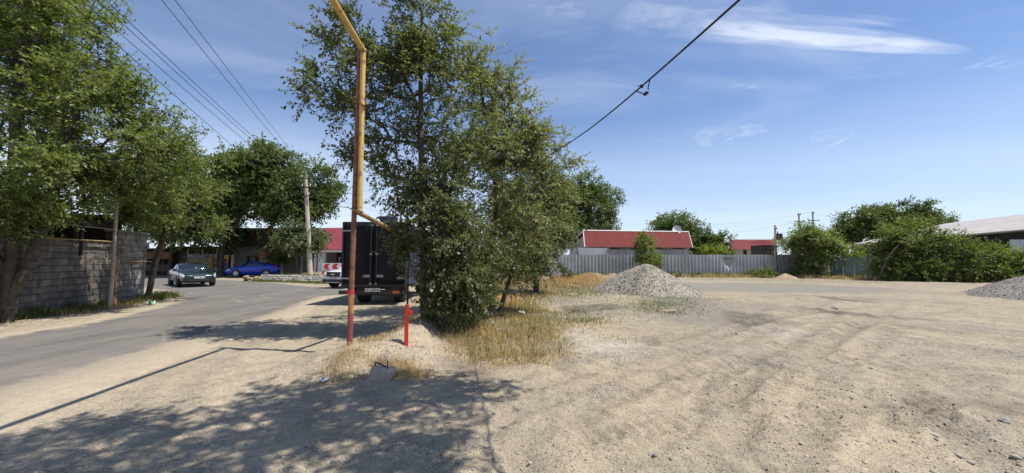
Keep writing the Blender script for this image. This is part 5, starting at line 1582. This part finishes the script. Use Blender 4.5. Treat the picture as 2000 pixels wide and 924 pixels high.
SED = dict(st=[(-2.40, .40, .70, None, .60), (-2.36, .30, .82, None, .78), (-2.20, .25, .92, None, .84), (-1.95, .22, .97, None, .87), (-1.62, .21, .985, None, .885), (-0.82, .20, .95, 1.385, .895), (-.1, .20, .93, 1.42, .895), (.38, .20, .915, 1.385, .895), (1.15, .20, .90, None, .885), (1.55, .21, .87, None, .875), (2.05, .22, .79, None, .84), (2.28, .25, .70, None, .76), (2.38, .30, .60, None, .64)],
           glass=dict(ws=(1.02, .46), rw=(-1.50, -.92), side=[(.95, .05, .02, .36), (-.02, -.82, -.80, -.04), (-.88, -1.36, -.92, -.86)]),
           lamp=(1.98, 2.33, 3.25, 4.4), tail=(-2.15, -2.36, 3.2, 4.6), mirror=(.86, .98), wheel=.315, axles=(1.38, -1.30),
           extra=[('grille', (2.36, 0, .645), (.07, .62, .10), 'chrome'), ('grille_mesh', (2.372, 0, .645), (.07, .54, .06), 'plastic'), ('bumper', (2.28, 0, .45), (.26, 1.52, .19), 'paint_green'), ('air_intake', (2.395, 0, .375), (.07, 1.0, .09), 'plastic'),
                  ('bumper', (-2.30, 0, .46), (.24, 1.5, .2), 'paint_green'), ('side_trim', (.05, .878, .43), (2.1, .05, .20), 'paint_trim'), ('side_trim', (.05, -.878, .43), (2.1, .05, .20), 'paint_trim'),
                  ('cabin_ornament', (.92, .06, 1.06), (.05, .06, .16), 'whitewash')])
def yaw(hx, hy): return math.atan2(hy, hx)
gc = G(371, 562)
make_car('parked_car', 'dark green sedan coming round the bend with headlights facing us', 'car', SED, (P(374, 540, 24.4).x, 24.4, .02), yaw(.75, -.66), 'paint_green', 'rim_grey', (.56, '418 ABN 05'))
BLU = dict(st=[(-2.36, .42, .78, None, .58), (-2.32, .30, .92, None, .78), (-2.1, .25, 1.02, None, .85), (-1.85, .22, 1.04, None, .875), (-1.0, .19, .97, 1.30, .90), (-.45, .18, .95, 1.39, .905), (.05, .18, .93, 1.40, .905), (.40, .18, .915, 1.355, .905), (1.28, .18, .88, None, .895), (1.65, .19, .83, None, .885), (2.05, .21, .72, None, .85), (2.28, .24, .62, None, .74), (2.36, .30, .54, None, .58)],
           glass=dict(ws=(1.15, .50), rw=(-1.78, -1.02), side=[(1.02, .12, .08, .46), (.06, -.78, -.72, .02), (-.84, -1.42, -1.0, -.80)]),
           lamp=(1.92, 2.30, 3.5, 4.3), tail=(-1.98, -2.32, 3.7, 4.5), mirror=(.95, .96), wheel=.335, axles=(1.40, -1.32),
           extra=[('grille', (2.30, 0, .50), (.10, 1.1, .22), 'plastic'), ('diffuser', (-2.28, 0, .42), (.16, 1.2, .2), 'plastic'), ('spoiler', (-2.24, 0, 1.07), (.2, 1.3, .04), 'paint_blue'), ('number_plate', (-2.38, 0, .72), (.03, .5, .11), 'plate')])
bc = Vector(((P(461, 541, 36.6).x + P(522, 538, 36.6).x) / 2, 36.9, 0.04))
make_car('parked_car', 'bright blue fastback sedan parked side-on before the shops', 'car', BLU, tuple(bc), yaw(-.93, -.36), 'paint_blue', 'rim', None).scale = (0.89, 0.95, 1.02)
SUV = dict(st=[(-2.25, .45, .95, None, .60), (-2.2, .34, 1.05, 1.25, .80), (-1.95, .28, 1.08, 1.52, .89), (-1.2, .25, 1.06, 1.64, .92), (-.4, .24, 1.04, 1.68, .925), (.25, .24, 1.02, 1.64, .925), (.50, .24, 1.015, 1.60, .925), (1.15, .25, 1.02, None, .92), (1.65, .26, 1.00, None, .905), (2.02, .28, .93, None, .87), (2.2, .33, .80, None, .80), (2.26, .42, .68, None, .66)],
           glass=dict(ws=(1.06, .56), rw=(-2.17, -1.98), side=[(.98, .10, .06, .52), (.02, -.86, -.84, -.02), (-.94, -1.7, -1.6, -.92)]),
           lamp=(1.93, 2.22, 3.7, 4.5), tail=(-2.0, -2.2, 3.7, 4.6), mirror=(.92, 1.10), wheel=.36, axles=(1.36, -1.34),
           extra=[('grille', (2.22, 0, .78), (.10, 1.02, .27), 'plastic'), ('grille_badge', (2.275, 0, .78), (.02, .26, .06), 'chrome'), ('bumper', (2.20, 0, .40), (.14, 1.62, .20), 'plastic'), ('skid_plate', (2.25, 0, .33), (.08, 1.0, .04), 'chrome'), ('number_plate', (2.285, 0, .575), (.03, .5, .12), 'plate_dirty')])
sc_ = P(649, 556, 23.3)
make_car('parked_car', 'white SUV with black grille emerging from behind the truck', 'car', SUV, (P(650, 545, 21.6).x + .40 * 2.26, 21.6 + .917 * 2.26, .02), yaw(-.40, -.917), 'paint_white', 'rim', None)

# the box truck, rear towards us; local +Y is forward
Yt = 13.6
tl, tr = P(668.5, 560, Yt), P(790, 560, Yt)
zb_, zt2 = P(0, 559, Yt).z, P(0, 434, Yt).z
W = tr.x - tl.x; tcx = (tl.x + tr.x) / 2
truck = thing('box_truck', 'black box truck parked with its rear doors towards us beside the elms', 'truck', (tcx, Yt, 0), R(2.2), None, True)
H = zt2 - zb_; Lb = 4.3; hw = W / 2
m = MB(); m.span((-hw + .02, .03, zb_ + .02), (hw - .02, Lb, zt2 - .02)); m.build('cargo_box', MT['truck_side'], truck, bevel=.02)
m = MB()
for sx in (-1, 1): m.span((sx * hw - .03, .0, zb_), (sx * hw + .03, .06, zt2))
m.span((-hw, -.002, zt2 - .05), (hw, .06, zt2 + .012)); m.span((-hw, -.002, zb_ - .03), (hw, .06, zb_ + .05)); m.span((hw - .03, .06, zt2 - .05), (hw + .01, Lb, zt2 + .01)); m.span((-hw - .01, .06, zt2 - .05), (-hw + .03, Lb, zt2 + .01))
m.build('edge_trim', MT['truck_frame'], truck)
rng = random.Random(3)
for sx in (-1, 1):
    m = MB()
    x0, x1 = (-hw + .06, -.015) if sx < 0 else (.015, hw - .06)
    m.grid(lambda a_, b_: (x0 + (x1 - x0) * a_, -.018 + .005 * vnoise(np.array(a_ * 5 + sx * 9), np.array(b_ * 4)) * 2, zb_ + .07 + (H - .14) * b_), 14, 20)
    dr = m.build('rear_door', MT['truck_door'], truck, True)
    so = dr.modifiers.new('thickness', 'SOLIDIFY'); so.thickness = .03
    for zz in (.12, .86):
        m = MB(); m.span((sx * (hw - .27), -.045, zb_ + H * zz - .03), (sx * (hw + .015), -.022, zb_ + H * zz + .03)); m.build('hinge', MT['zinc'], dr, bevel=.01)
    m = MB(); m.tube([(sx * .10, -.045, zb_ + .05), (sx * .10, -.045, zt2 - .05)], .014, 7); m.build('lock_rod', MT['truck_frame'], dr)
    for zz in (.04, .50, .95):
        m = MB(); m.span((sx * .10 - .035, -.062, zb_ + H * zz - .04), (sx * .10 + .035, -.022, zb_ + H * zz + .03)); m.build('rod_bracket', MT['zinc'], dr)
    m = MB(); m.span((sx * .12, -.06, zb_ + .30), (sx * .32, -.022, zb_ + .40)); m.span((sx * .16, -.085, zb_ + .33), (sx * .38, -.062, zb_ + .36)); m.build('handle', MT['zinc'], dr)
m = MB(); m.span((-.42, .3, .42), (-.34, 5.8, zb_)); m.span((.34, .3, .42), (.42, 5.8, zb_)); m.span((-.9, .2, zb_ - .12), (.9, .28, zb_ - .02)); m.span((-.8, .6, .30), (.8, .8, .5)); m.build('chassis', MT['steel_dark'], truck)
m = MB(); m.span((-hw - .1, -.02, .40), (hw - .05, .10, .53)); m.span((-hw + .2, .0, .53), (-hw + .45, .07, zb_ - .02)); m.span((hw - .45, .0, .53), (hw - .2, .07, zb_ - .02)); m.build('bumper', MT['steel_dark'], truck)
for sx, mt in ((-1, 'tail_red'), (1, 'tail_orange')):
    m = MB(); m.span((sx * (hw - .42), -.05, .42), (sx * (hw - .18), -.021, .51)); m.build('tail_light', MT[mt], truck)
m = MB(); m.span((-.28, -.05, .49), (.24, -.022, .61)); pl = m.build('number_plate', MT['plate_dirty'], truck)
text('plate_number', '747 AKE 05', .105, (-.02, -.056, .55), (R(90), 0, 0), MT['black_letter'], pl)
m = MB(); m.span((-hw + .28, .08, .5), (-hw + .72, .09, zb_ - .08)); m.span((hw - .72, .08, .3), (hw - .28, .09, zb_ - .08)); m.build('mud_flap', MT['plastic'], truck)
for sx in (-1, 1):
    for wy in (1.15, 5.0):
        m = MB(); r_ = .40; x_ = sx * (hw - .42)
        m.lathe([(.0, x_ - .17), (.22, x_ - .17), (.37, x_ - .17), (r_, x_ - .12), (r_, x_ + .12), (.37, x_ + .17), (.22, x_ + .17), (0, x_ + .17)], (0, wy, r_ + .0), 'X', 24); wh = m.build('wheel', MT['tyre'], truck, True)
        m = MB(); m.lathe([(0, x_ + sx * .15), (.2, x_ + sx * .175), (.22, x_ + sx * .185), (.22, x_ + sx * .14)], (0, wy, r_), 'X', 20); m.build('rim', MT['rim_grey'], wh)
m = MB()
prof = [(4.45, .45), (4.45, 2.10), (4.7, 2.22), (5.6, 2.18), (6.15, 1.45), (6.25, 1.25), (6.25, .45)]
for sx in (-1, 1): m.poly([(sx * .95, a_, b_) for a_, b_ in (prof if sx > 0 else prof[::-1])])
for (a0, b0_), (a1, b1_) in zip(prof, prof[1:] + prof[:1]): m.poly([(-.95, a0, b0_), (.95, a0, b0_), (.95, a1, b1_), (-.95, a1, b1_)])
cabo = m.build('cab', MT['cab'], truck, bevel=.04)
m = MB(); m.poly([(-.85, 5.665, 2.11), (.85, 5.665, 2.11), (.85, 6.16, 1.50), (-.85, 6.16, 1.50)]); m.build('windscreen', MT['glass'], cabo)
for sx in (-1, 1):
    m = MB(); m.poly([(sx * .958, 4.75, 1.3), (sx * .958, 5.95, 1.3), (sx * .958, 5.5, 2.05), (sx * .958, 4.75, 2.05)]); m.build('side_window', MT['glass'], cabo)
    m = MB(); m.box((sx * 1.12, 6.0, 1.6), (.2, .06, .36)); m.build('mirror', MT['plastic'], cabo)
    m = MB(); m.box((sx * .7, 6.27, .75), (.3, .04, .16)); m.build('headlight', MT['lamp'], cabo)
rbx = thing('roof_box', 'blue and grey signboard box standing on the truck roof', 'box', (tcx, Yt + .8, zt2), R(2.2), None, True)
xa, xb = P(742, 430, Yt + .6).x - tcx, P(771.5, 430, Yt + .6).x - tcx
m = MB(); m.box(((xa + xb) / 2, 0, .14), (xb - xa, .35, .27)); m.build('box', MT['plastic'], rbx, bevel=.01)
m = MB(); m.span((xa + .04, -.20, .155), (xb - .01, -.178, .27)); m.build('blue_panel', MT['navy'], rbx)
m = MB(); m.span((xa + .04, -.20, .02), (xb - .01, -.178, .15)); m.build('grey_panel', MT['paint_trim'], rbx)
text('lettering', 'ТЕРМО', .07, ((xa + xb) / 2 - .1, -.205, .225), (R(90), 0, 0), MT['paint_trim'], rbx)
m = MB(); m.span((xa, -.19, .275), (xb, .18, .30)); m.build('lid', MT['white_paint'], rbx)
a_, b_ = P(742, 423, Yt + .6), P(812, 417.5, Yt + 1.3)
yr = thing('yellow_rail', 'thin yellow horizontal pipe passing above the truck roof', 'pipe', tuple(a_))
m = MB(); m.tube([a_, b_, b_ + (b_ - a_) * .6], .02, 7); m.build('pipe', MT['yellow_worn'], yr, True)
m = MB(); m.box(a_ - Vector((0, 0, .06)), (.05, .05, .14)); m.build('bracket', MT['steel_dark'], yr)

# ------------------------------------------------------------------ person by the shop door
def person(loc, rotz):
    root = thing('person', 'person in a lavender dress walking past the shop doorway', 'person', loc, rotz, None, True)
    J = dict(pelvis=(0, 0, .92), waist=(0, .02, 1.06), chest=(0, .03, 1.28), neck=(0, .06, 1.43), chin=(0, .09, 1.50), head=(0, .10, 1.62), crown=(0, .09, 1.70))
    V_ = [(0, 0, .92), (0, .02, 1.08), (0, .03, 1.28), (0, .06, 1.42), (0, .09, 1.51), (0, .10, 1.62), (0, .09, 1.69),
          (.18, .03, 1.36), (.22, -.02, 1.10), (.20, .12, .90), (.19, .17, .82), (-.18, .03, 1.36), (-.23, .10, 1.12), (-.20, .28, .98), (-.18, .35, .93),
          (.09, 0, .86), (.10, .12, .48), (.10, .02, .08), (.10, .16, .03), (-.09, 0, .86), (-.10, -.02, .47), (-.10, -.26, .14), (-.10, -.16, .04)]
    Rr = [.15, .12, .14, .055, .065, .10, .06, .055, .042, .034, .03, .055, .042, .034, .03, .095, .06, .04, .035, .095, .06, .04, .035]
    Ed = [(0, 1), (1, 2), (2, 3), (3, 4), (4, 5), (5, 6), (2, 7), (7, 8), (8, 9), (9, 10), (2, 11), (11, 12), (12, 13), (13, 14), (0, 15), (15, 16), (16, 17), (17, 18), (0, 19), (19, 20), (20, 21), (21, 22)]
    me = bpy.data.meshes.new('body'); me.from_pydata(V_, Ed, []); me.update()
    o = link('body', me, MT['skin'], root)
    sk = o.modifiers.new('skin', 'SKIN')
    for i, r_ in enumerate(Rr): me.skin_vertices[0].data[i].radius = (r_, r_); me.skin_vertices[0].data[i].use_root = (i == 0)
    sb = o.modifiers.new('smooth', 'SUBSURF'); sb.levels = 1; sb.render_levels = 1
    m = MB()
    prof = [(.38, .42, .30), (.36, .55, .27), (.30, .75, .23), (.235, .95, .185), (.19, 1.10, .15), (.215, 1.28, .16), (.20, 1.36, .14), (.09, 1.43, .08)]
    m.grid(lambda a_, b_: (lambda q: (q[0] * math.cos(a_ * 6.2832), .02 + q[2] * math.sin(a_ * 6.2832) + .03 * (q[1] - .9), q[1]))(prof[int(round(b_ * 7))]), 18, 7)
    m.tube([(.19, .03, 1.37), (.225, -.01, 1.18)], [.075, .065], 8); m.tube([(-.19, .03, 1.37), (-.235, .07, 1.2)], [.075, .065], 8)
    m.build('dress', MT['dress'], root, True)
    m = MB(); m.grid(lambda a_, b_: (.115 * math.cos(a_ * 6.2832) * math.sin(b_ * 2.0), .085 + .125 * math.sin(a_ * 6.2832) * math.sin(b_ * 2.0) - .02 * b_, 1.625 + .12 * math.cos(b_ * 2.0)), 14, 8); m.build('hair', MT['hair'], root, True)
    return root
pq = P(437, 534, 38.2)
person((pq.x, 38.2, zt(pq.x, 38.2)), R(-65))

# ------------------------------------------------------------------ gravel heaps and sand
def heap(name, label, cx, cy, r_, h, seed, mt, rx=1.0, stones=5000, ssz=(.010, .030)):
    root = thing(name, label, 'gravel heap' if 'gravel' in name else 'sand heap', (cx, cy, 0))
    n_, k_ = 120, 44
    a_ = np.linspace(0, 2 * math.pi, n_, endpoint=False); q = np.linspace(0, 1, k_)
    aa, qq = np.meshgrid(a_, q)
    wob = 1 + .12 * np.sin(aa * 2 + seed) + .07 * np.sin(aa * 3 + seed * 2.1) + .04 * np.sin(aa * 7 + seed)
    X_ = cx + np.cos(aa) * qq * r_ * wob * rx; Y_ = cy + np.sin(aa) * qq * r_ * wob
    prof = h * np.clip(1.06 - np.sqrt(qq ** 2 + .012) * 1.06, -.05, 1) ** 1.05 if False else h * (1 - np.sqrt(qq ** 2 * .985 + .015)) * 1.14
    Z_ = terrain(X_.ravel(), Y_.ravel()).reshape(X_.shape) * qq + prof - .03 * qq ** 6 + (.09 * fbm(X_ * 1.6, Y_ * 1.6, seed) + .02 * fbm(X_ * 12, Y_ * 12, seed + 9, 2)) * (1 - qq ** 4)
    v_ = np.stack([X_, Y_, Z_], -1).reshape(-1, 3)
    I = np.arange(n_ * k_).reshape(k_, n_); J_ = np.roll(I, -1, 1)
    f_ = np.stack([I[:-1], J_[:-1], J_[1:], I[1:]], -1).reshape(-1, 4)
    link('heap', np_mesh('heap', v_, f_), MT[mt], root, True)
    if stones:
        rg = np.random.default_rng(seed)
        t_ = rg.random(stones) * 2 * math.pi; u_ = np.sqrt(rg.random(stones)) * np.where(rg.random(stones) < .12, 1.32, 1.05)
        ii = (np.clip(u_, 0, 1) * (k_ - 1)).astype(int); jj = (t_ / (2 * math.pi) * n_).astype(int) % n_
        base = v_.reshape(k_, n_, 3)[ii, jj].copy()
        ex = np.clip(u_ - 1, 0, 1) * r_
        base[:, 0] += np.cos(t_) * ex + rg.normal(0, .05, stones); base[:, 1] += np.sin(t_) * ex + rg.normal(0, .05, stones)
        o = stones_mesh('loose_stones', base, rg.uniform(*ssz, stones), rg, mt, root)
        o['kind'] = 'stuff'
    return root

ICO_V = None
def stones_mesh(name, pos, size, rg, mt, parent=None):
    """many small irregular pebbles in one mesh"""
    t_ = (1 + 5 ** .5) / 2
    V0 = np.array([(-1, t_, 0), (1, t_, 0), (-1, -t_, 0), (1, -t_, 0), (0, -1, t_), (0, 1, t_), (0, -1, -t_), (0, 1, -t_), (t_, 0, -1), (t_, 0, 1), (-t_, 0, -1), (-t_, 0, 1)]) / 1.9
    F0 = np.array([(0, 11, 5), (0, 5, 1), (0, 1, 7), (0, 7, 10), (0, 10, 11), (1, 5, 9), (5, 11, 4), (11, 10, 2), (10, 7, 6), (7, 1, 8), (3, 9, 4), (3, 4, 2), (3, 2, 6), (3, 6, 8), (3, 8, 9), (4, 9, 5), (2, 4, 11), (6, 2, 10), (8, 6, 7), (9, 8, 1)])
    n_ = len(pos)
    a_ = rg.random(n_) * 2 * math.pi
    sc = np.stack([rg.uniform(.7, 1.35, n_), rg.uniform(.7, 1.2, n_), rg.uniform(.4, .85, n_)], 1) * size[:, None]
    v_ = V0[None] * (1 + rg.normal(0, .13, (n_, 12, 1))) * sc[:, None]
    c_, s_ = np.cos(a_)[:, None], np.sin(a_)[:, None]
    v_ = np.stack([v_[..., 0] * c_ - v_[..., 1] * s_, v_[..., 0] * s_ + v_[..., 1] * c_, v_[..., 2]], -1) + pos[:, None]
    f_ = F0[None] + (np.arange(n_) * 12)[:, None, None]
    return link(name, np_mesh(name, v_.reshape(-1, 3), f_.reshape(-1, 3), dict(shade=np.repeat(rg.random(n_), 12))), MT[mt], parent, True)

g1 = G(1262, 576)
heap('gravel_heap', 'big pale gravel heap in front of the grey fence', P(1262, 560, 19.2).x, 19.2, 2.55, 1.42, 3, 'gravel', .93)
heap('gravel_heap', 'grey-brown gravel heap cut off by the right edge', 23.9, 15.8, 3.9, 1.5, 7, 'gravel_grey', 1.0)
sp = P(1535, 548, 33.6)
heap('sand_heap', 'little sand mound at the foot of the fence under the bush tree', sp.x, 33.6, .8, .42, 5, 'soil', 1.3, 0)

pm = bpy.data.materials.new('pebble'); pm.use_nodes = True
t = NT(pm.node_tree); b = pm.node_tree.nodes['Principled BSDF']
c_ = t.mix(t.attr('shade'), (0.17, 0.16, 0.15), (0.47, 0.41, 0.33))
t.set(b.inputs['Base Color'], c_); b.inputs['Roughness'].default_value = .85
MT['pebble'] = pm
rg = np.random.default_rng(77)
N = 26000
yy = 2.7 + rg.random(N) ** 1.5 * 13; xx = rg.uniform(-1.05, 1.45, N) * (yy + 1.5)
dens = fbm(xx * .6, yy * .6, 91) + .5 * fbm(xx * 2, yy * 2, 92)
keep_ = (dens + rg.normal(0, .22, N) > .12) & (sd_poly(xx, yy, ROAD) > .3)
xx, yy = xx[keep_], yy[keep_]
px2, py2 = [], []
for c_, r_, k_ in (((900, 890), .35, 420), ((840, 870), .25, 160), ((1700, 890), .8, 400), ((1240, 905), .4, 120), ((700, 790), .4, 140), ((760, 700), .3, 200), ((705, 690), .22, 170), ((745, 682), .2, 150), ((825, 705), .25, 200), ((880, 715), .3, 160), ((1380, 610), 1.2, 900), ((1310, 600), .7, 500), ((450, 760), .6, 200), ((1950, 880), .6, 250), ((1560, 830), .8, 240)):
    gx_, gy_ = G(*c_); px2.append(rg.normal(gx_, r_, k_)); py2.append(rg.normal(gy_, r_ * .6, k_))
xx = np.concatenate([xx] + px2); yy = np.concatenate([yy] + py2)
size = np.clip(rg.lognormal(-5.05, .45, len(xx)), .003, .028)
pos = np.stack([xx, yy, terrain(xx, yy) + size * .15], 1)
structure(stones_mesh('gravel_scatter', pos, size, rg, 'pebble'), 'stuff')

def rock(label, px, py, size, mt='stone', flat=.6, seed=0, group=None, name='stone', aspect=1.0):
    q = ground_at(px, py)
    rng = random.Random(seed * 7 + int(px))
    me = bpy.data.meshes.new(name)
    import bmesh
    bm = bmesh.new(); bmesh.ops.create_icosphere(bm, subdivisions=2, radius=1.0)
    o3 = rng.uniform(0, 50)
    for v_ in bm.verts:
        k = 1 + .45 * float(vnoise(np.array(v_.co.x * 1.3 + o3), np.array(v_.co.y * 1.3 + v_.co.z * 2.1))) + .2 * float(vnoise(np.array(v_.co.x * 3 + o3), np.array(v_.co.z * 3 + v_.co.y)))
        v_.co = Vector((v_.co.x * size * aspect, v_.co.y * size * .8, v_.co.z * size * flat)) * k
    bm.to_mesh(me); bm.free()
    o = link(name, me, MT[mt], None, False)
    o.location = (q.x, q.y, q.z + size * flat * .35); o.rotation_euler = (rng.uniform(-.2, .2), rng.uniform(-.2, .2), rng.uniform(0, 6))
    return tag(o, label, 'stone', group)

rock('dark wedge-shaped stone on the dirt near the right edge', 1963, 826, .045, flat=.75, seed=1)
rock('pale flat slab of rubble beside the straw right of the dry grass', 1300, 609, .19, 'soil', .26, 2, None, 'slab', 1.6)
rock('rounded pale stone in the dry grass right of the elm trunk', 961, 633, .085, 'stone_pale', .7, 4)
rock('pale stone higher up in the rusty dry grass', 1019, 613, .12, 'stone_pale', .6, 5)
rock('grey stone lying among green blades in the dry grass', 976, 646, .10, 'stone', .5, 6)
rock('dark clod on the dirt beyond the middle of the lot', 1630, 603, .10, 'stone', .6, 7)
rock('large rounded grey pebble near the lower edge of the lot', 1281, 890, .030, 'stone', .8, 8)
rock('blue-grey stone in the shade at the bottom left', 652, 903, .028, 'stone', .7, 10)
GS = 'loose stones scattered on the dirt lot'
for i, (px_, py_, s_) in enumerate(((1106, 889, .02), (1125, 892, .018), (1215, 918, .024), (1388, 890, .02), (1385, 905, .022), (1078, 888, .016), (1200, 905, .02), (1663, 778, .04), (1845, 777, .035), (1890, 811, .03), (1930, 822, .035), (1520, 890, .022),
                                   (1540, 887, .03), (1490, 780, .025), (945, 802, .028), (930, 765, .028), (925, 768, .02), (865, 850, .02), (645, 745, .05), (690, 760, .04), (1700, 720, .05), (1470, 640, .08), (1440, 652, .09), (1105, 545, .16), (1090, 538, .14), (960, 560, .10), (1240, 610, .10), (1265, 603, .09), (1350, 600, .12), (1340, 612, .10), (1375, 606, .12), (1325, 602, .1))):
    rock('loose stone scattered on the dirt lot', px_, py_, s_ * .52, 'stone' if i % 3 else 'stone_pale', .65, 20 + i, GS)

def litter(label, px, py, s_, mt, seed):
    q = ground_at(px, py); rng = random.Random(seed)
    m = MB(); m.grid(lambda a_, b_: (q.x + (a_ - .5) * s_ + rng.uniform(-.1, .1) * s_, q.y + (b_ - .5) * s_ * .8 + rng.uniform(-.1, .1) * s_, q.z + .015 + abs(rng.gauss(0, .22)) * s_), 5, 5)
    o = m.build('wrapper', MT[mt], None); so = o.modifiers.new('thickness', 'SOLIDIFY'); so.thickness = .003
    tag(o, label, 'litter')
litter('crumpled white and blue plastic wrapper left of the concrete block', 633, 746, .11, 'litter', 1)
litter('pale green plastic scrap at the roadside before the block wall', 292, 595, .26, 'litter_green', 2)
litter('small blue plastic scrap in the straw behind the dry grass', 1005, 574, .22, 'litter', 3)

# ------------------------------------------------------------------ grass
def grass(name, n_, sampler, h, mt, seed, width=.006, lean=.35, shade=(.5, .25), label=None):
    rg = np.random.default_rng(seed)
    x_, y_ = sampler(rg, n_)
    n_ = len(x_)
    z_ = terrain(x_, y_) - .01
    p = np.stack([x_, y_, z_], 1)
    hh = rg.uniform(h[0], h[1], n_) * (.6 + .8 * (vnoise(x_ * 1.7, y_ * 1.7, seed) + .5))
    a_ = rg.random(n_) * 2 * math.pi
    d_ = np.stack([np.cos(a_), np.sin(a_), np.zeros(n_)], 1)
    s_ = np.stack([-np.sin(a_), np.cos(a_), np.zeros(n_)], 1) * (width * rg.uniform(.6, 1.4, n_))[:, None]
    ln = np.abs(rg.normal(0, lean, n_))[:, None]
    mid = p + d_ * ln * .35 * hh[:, None] + np.array([0, 0, .6]) * hh[:, None]
    tip = p + d_ * ln * hh[:, None] + np.array([0, 0, 1.0]) * (hh * (1 - .3 * ln[:, 0]))[:, None]
    v_ = np.stack([p - s_, p + s_, mid + s_ * .7, mid - s_ * .7, tip + s_ * .15, tip - s_ * .15], 1).reshape(-1, 3)
    b_ = (np.arange(n_) * 6)[:, None]
    f_ = np.concatenate([b_ + np.array([0, 1, 2, 3]), b_ + np.array([3, 2, 4, 5])])
    sh = np.clip(rg.normal(shade[0], shade[1], n_) + .35 * vnoise(x_ * 2.3, y_ * 2.3, seed + 5), 0, 1)
    o = link(name, np_mesh(name, v_, f_, dict(shade=np.repeat(sh, 6))), MT[mt])
    return structure(o, 'stuff')

def in_poly(poly, soft=.35, clump=.0, seed=0):
    xs_, ys_ = [q[0] for q in poly], [q[1] for q in poly]
    def f(rg, n_):
        x_ = rg.uniform(min(xs_) - .5, max(xs_) + .5, n_ * 2); y_ = rg.uniform(min(ys_) - .5, max(ys_) + .5, n_ * 2)
        s_ = sd_poly(x_, y_, poly) + .8 * soft * fbm(x_ * 1.5, y_ * 1.5, seed + 3)
        k = (s_ < rg.normal(-.05, soft * .6, len(x_)))
        if clump: k &= fbm(x_ * 1.1, y_ * 1.1, seed) + rg.normal(0, .2, len(x_)) > clump
        return x_[k][:n_], y_[k][:n_]
    return f
def along(pts, spread, clump=None, seed=0):
    pts = np.array(smooth_line([tuple(q) for q in pts], 8))
    def f(rg, n_):
        i = rg.integers(0, len(pts) - 1, n_); t_ = rg.random(n_)[:, None]
        q = pts[i] * (1 - t_) + pts[i + 1] * t_ + rg.normal(0, spread, (n_, 2))
        if clump is not None:
            k = fbm(q[:, 0] * 1.4, q[:, 1] * 1.4, seed) + rg.normal(0, .15, n_) > clump; q = q[k]
        return q[:, 0], q[:, 1]
    return f
def blob(pxpts, r_):
    c_ = [ground_at(*q) for q in pxpts]
    def f(rg, n_):
        i = rg.integers(0, len(c_), n_)
        return np.array([c_[k].x for k in i]) + rg.normal(0, r_, n_), np.array([c_[k].y for k in i]) + rg.normal(0, r_, n_)
    return f

grass('dry_grass', 15000, in_poly(GRASS, .35, -.12, 3), (.05, .15), 'grass_dry', 1, .004, .9)
grass('rusty_grass', 9000, in_poly(GRASS, .35, -.05, 8), (.05, .18), 'grass_rust', 2, .004, .9)
grass('green_grass', 16000, in_poly(GRASS, .3, .0, 14), (.04, .15), 'grass_green', 3, .004, .9)
grass('straw_grass', 22000, in_poly(STRAW, .9, -.1, 20), (.06, .25), 'grass_rust', 4, .010)
grass('mound_straw', 26000, blob([(1010, 545), (1045, 540), (1075, 535), (1105, 535), (1130, 535), (1150, 537), (1170, 541), (985, 560), (1100, 548), (1130, 545), (940, 590)], .8), (.08, .34), 'grass_rust', 5, .013, .7, (.6, .25))
for i_, (q_, n_, h_, m_) in enumerate(((((1090, 612), (1165, 604), (1175, 630), (1100, 636)), 3500, (.03, .13), 'grass_green'), (((1225, 588), (1340, 580), (1370, 612), (1290, 618), (1235, 606)), 4500, (.03, .12), 'grass_green'),
                                    (((1000, 566), (1100, 556), (1190, 566), (1180, 580), (1010, 592)), 8000, (.04, .16), 'grass_green'), (((1095, 655), (1180, 650), (1260, 675), (1120, 690)), 900, (.02, .07), 'grass_green'),
                                    (((1040, 600), (1090, 612), (1180, 640), (1150, 652), (1060, 640)), 2500, (.03, .12), 'grass_dry'))):
    grass('weed_patch', n_, in_poly([G(*p_) for p_ in q_], .5, -.02, 60 + i_), h_, m_, 60 + i_, .006, .8, (.55, .25))
grass('lot_weeds', 5000, in_poly([G(*q) for q in ((1000, 562), (1190, 552), (1400, 590), (1250, 620), (1100, 640), (1040, 600))], .8, .0, 25), (.02, .09), 'grass_green', 6, .007, .6)
grass('pole_tufts', 1500, blob([(668, 705), (660, 720), (690, 690), (652, 735), (672, 740), (720, 665), (700, 690)], .14), (.03, .11), 'grass_dry', 7, .003, .7)
grass('block_tuft', 2300, blob([(775, 725), (800, 730), (760, 735), (745, 715), (820, 735), (790, 715)], .12), (.03, .12), 'grass_dry', 8, .003, .9)
grass('verge_tufts', 5000, along([(-2.5, 6.3), (-2.15, 8), (-2.2, 10), (-2.0, 13)], .22, -.05, 4), (.03, .12), 'grass_dry', 9, .004, .5)
grass('wall_grass', 9000, along([(-13.2, 8), wloc(.45, 2, 0)[:2], wloc(.4, 4.5, 0)[:2], wloc(.45, wl, 0)[:2], wloc(.3, wl + .8, 0)[:2]], .25, -.1, 6), (.06, .3), 'grass_green', 10, .010, .5)
grass('wall_straw', 5000, along([(-13.0, 8), wloc(.7, 2, 0)[:2], wloc(.6, wl, 0)[:2]], .3, -.05, 9), (.05, .2), 'grass_dry', 11, .008, .5)
grass('fence_weeds', 16000, along([(6, 36.4), (14, 36.6), (22, 36.4), (29, 34), (33, 31)], .35, -.1, 11), (.08, .55), 'grass_green', 12, .02, .5)
grass('fence_straw', 14000, along([(6, 36), (14, 36), (23, 35.6), (31, 31), (40, 27)], .5, -.05, 15), (.08, .4), 'grass_dry', 13, .02, .5)
grass('island_grass', 6000, along([(-19, 29), (-16, 28), (-12.5, 26.4)], .35, -.1, 17), (.05, .25), 'grass_green', 14, .014, .5)
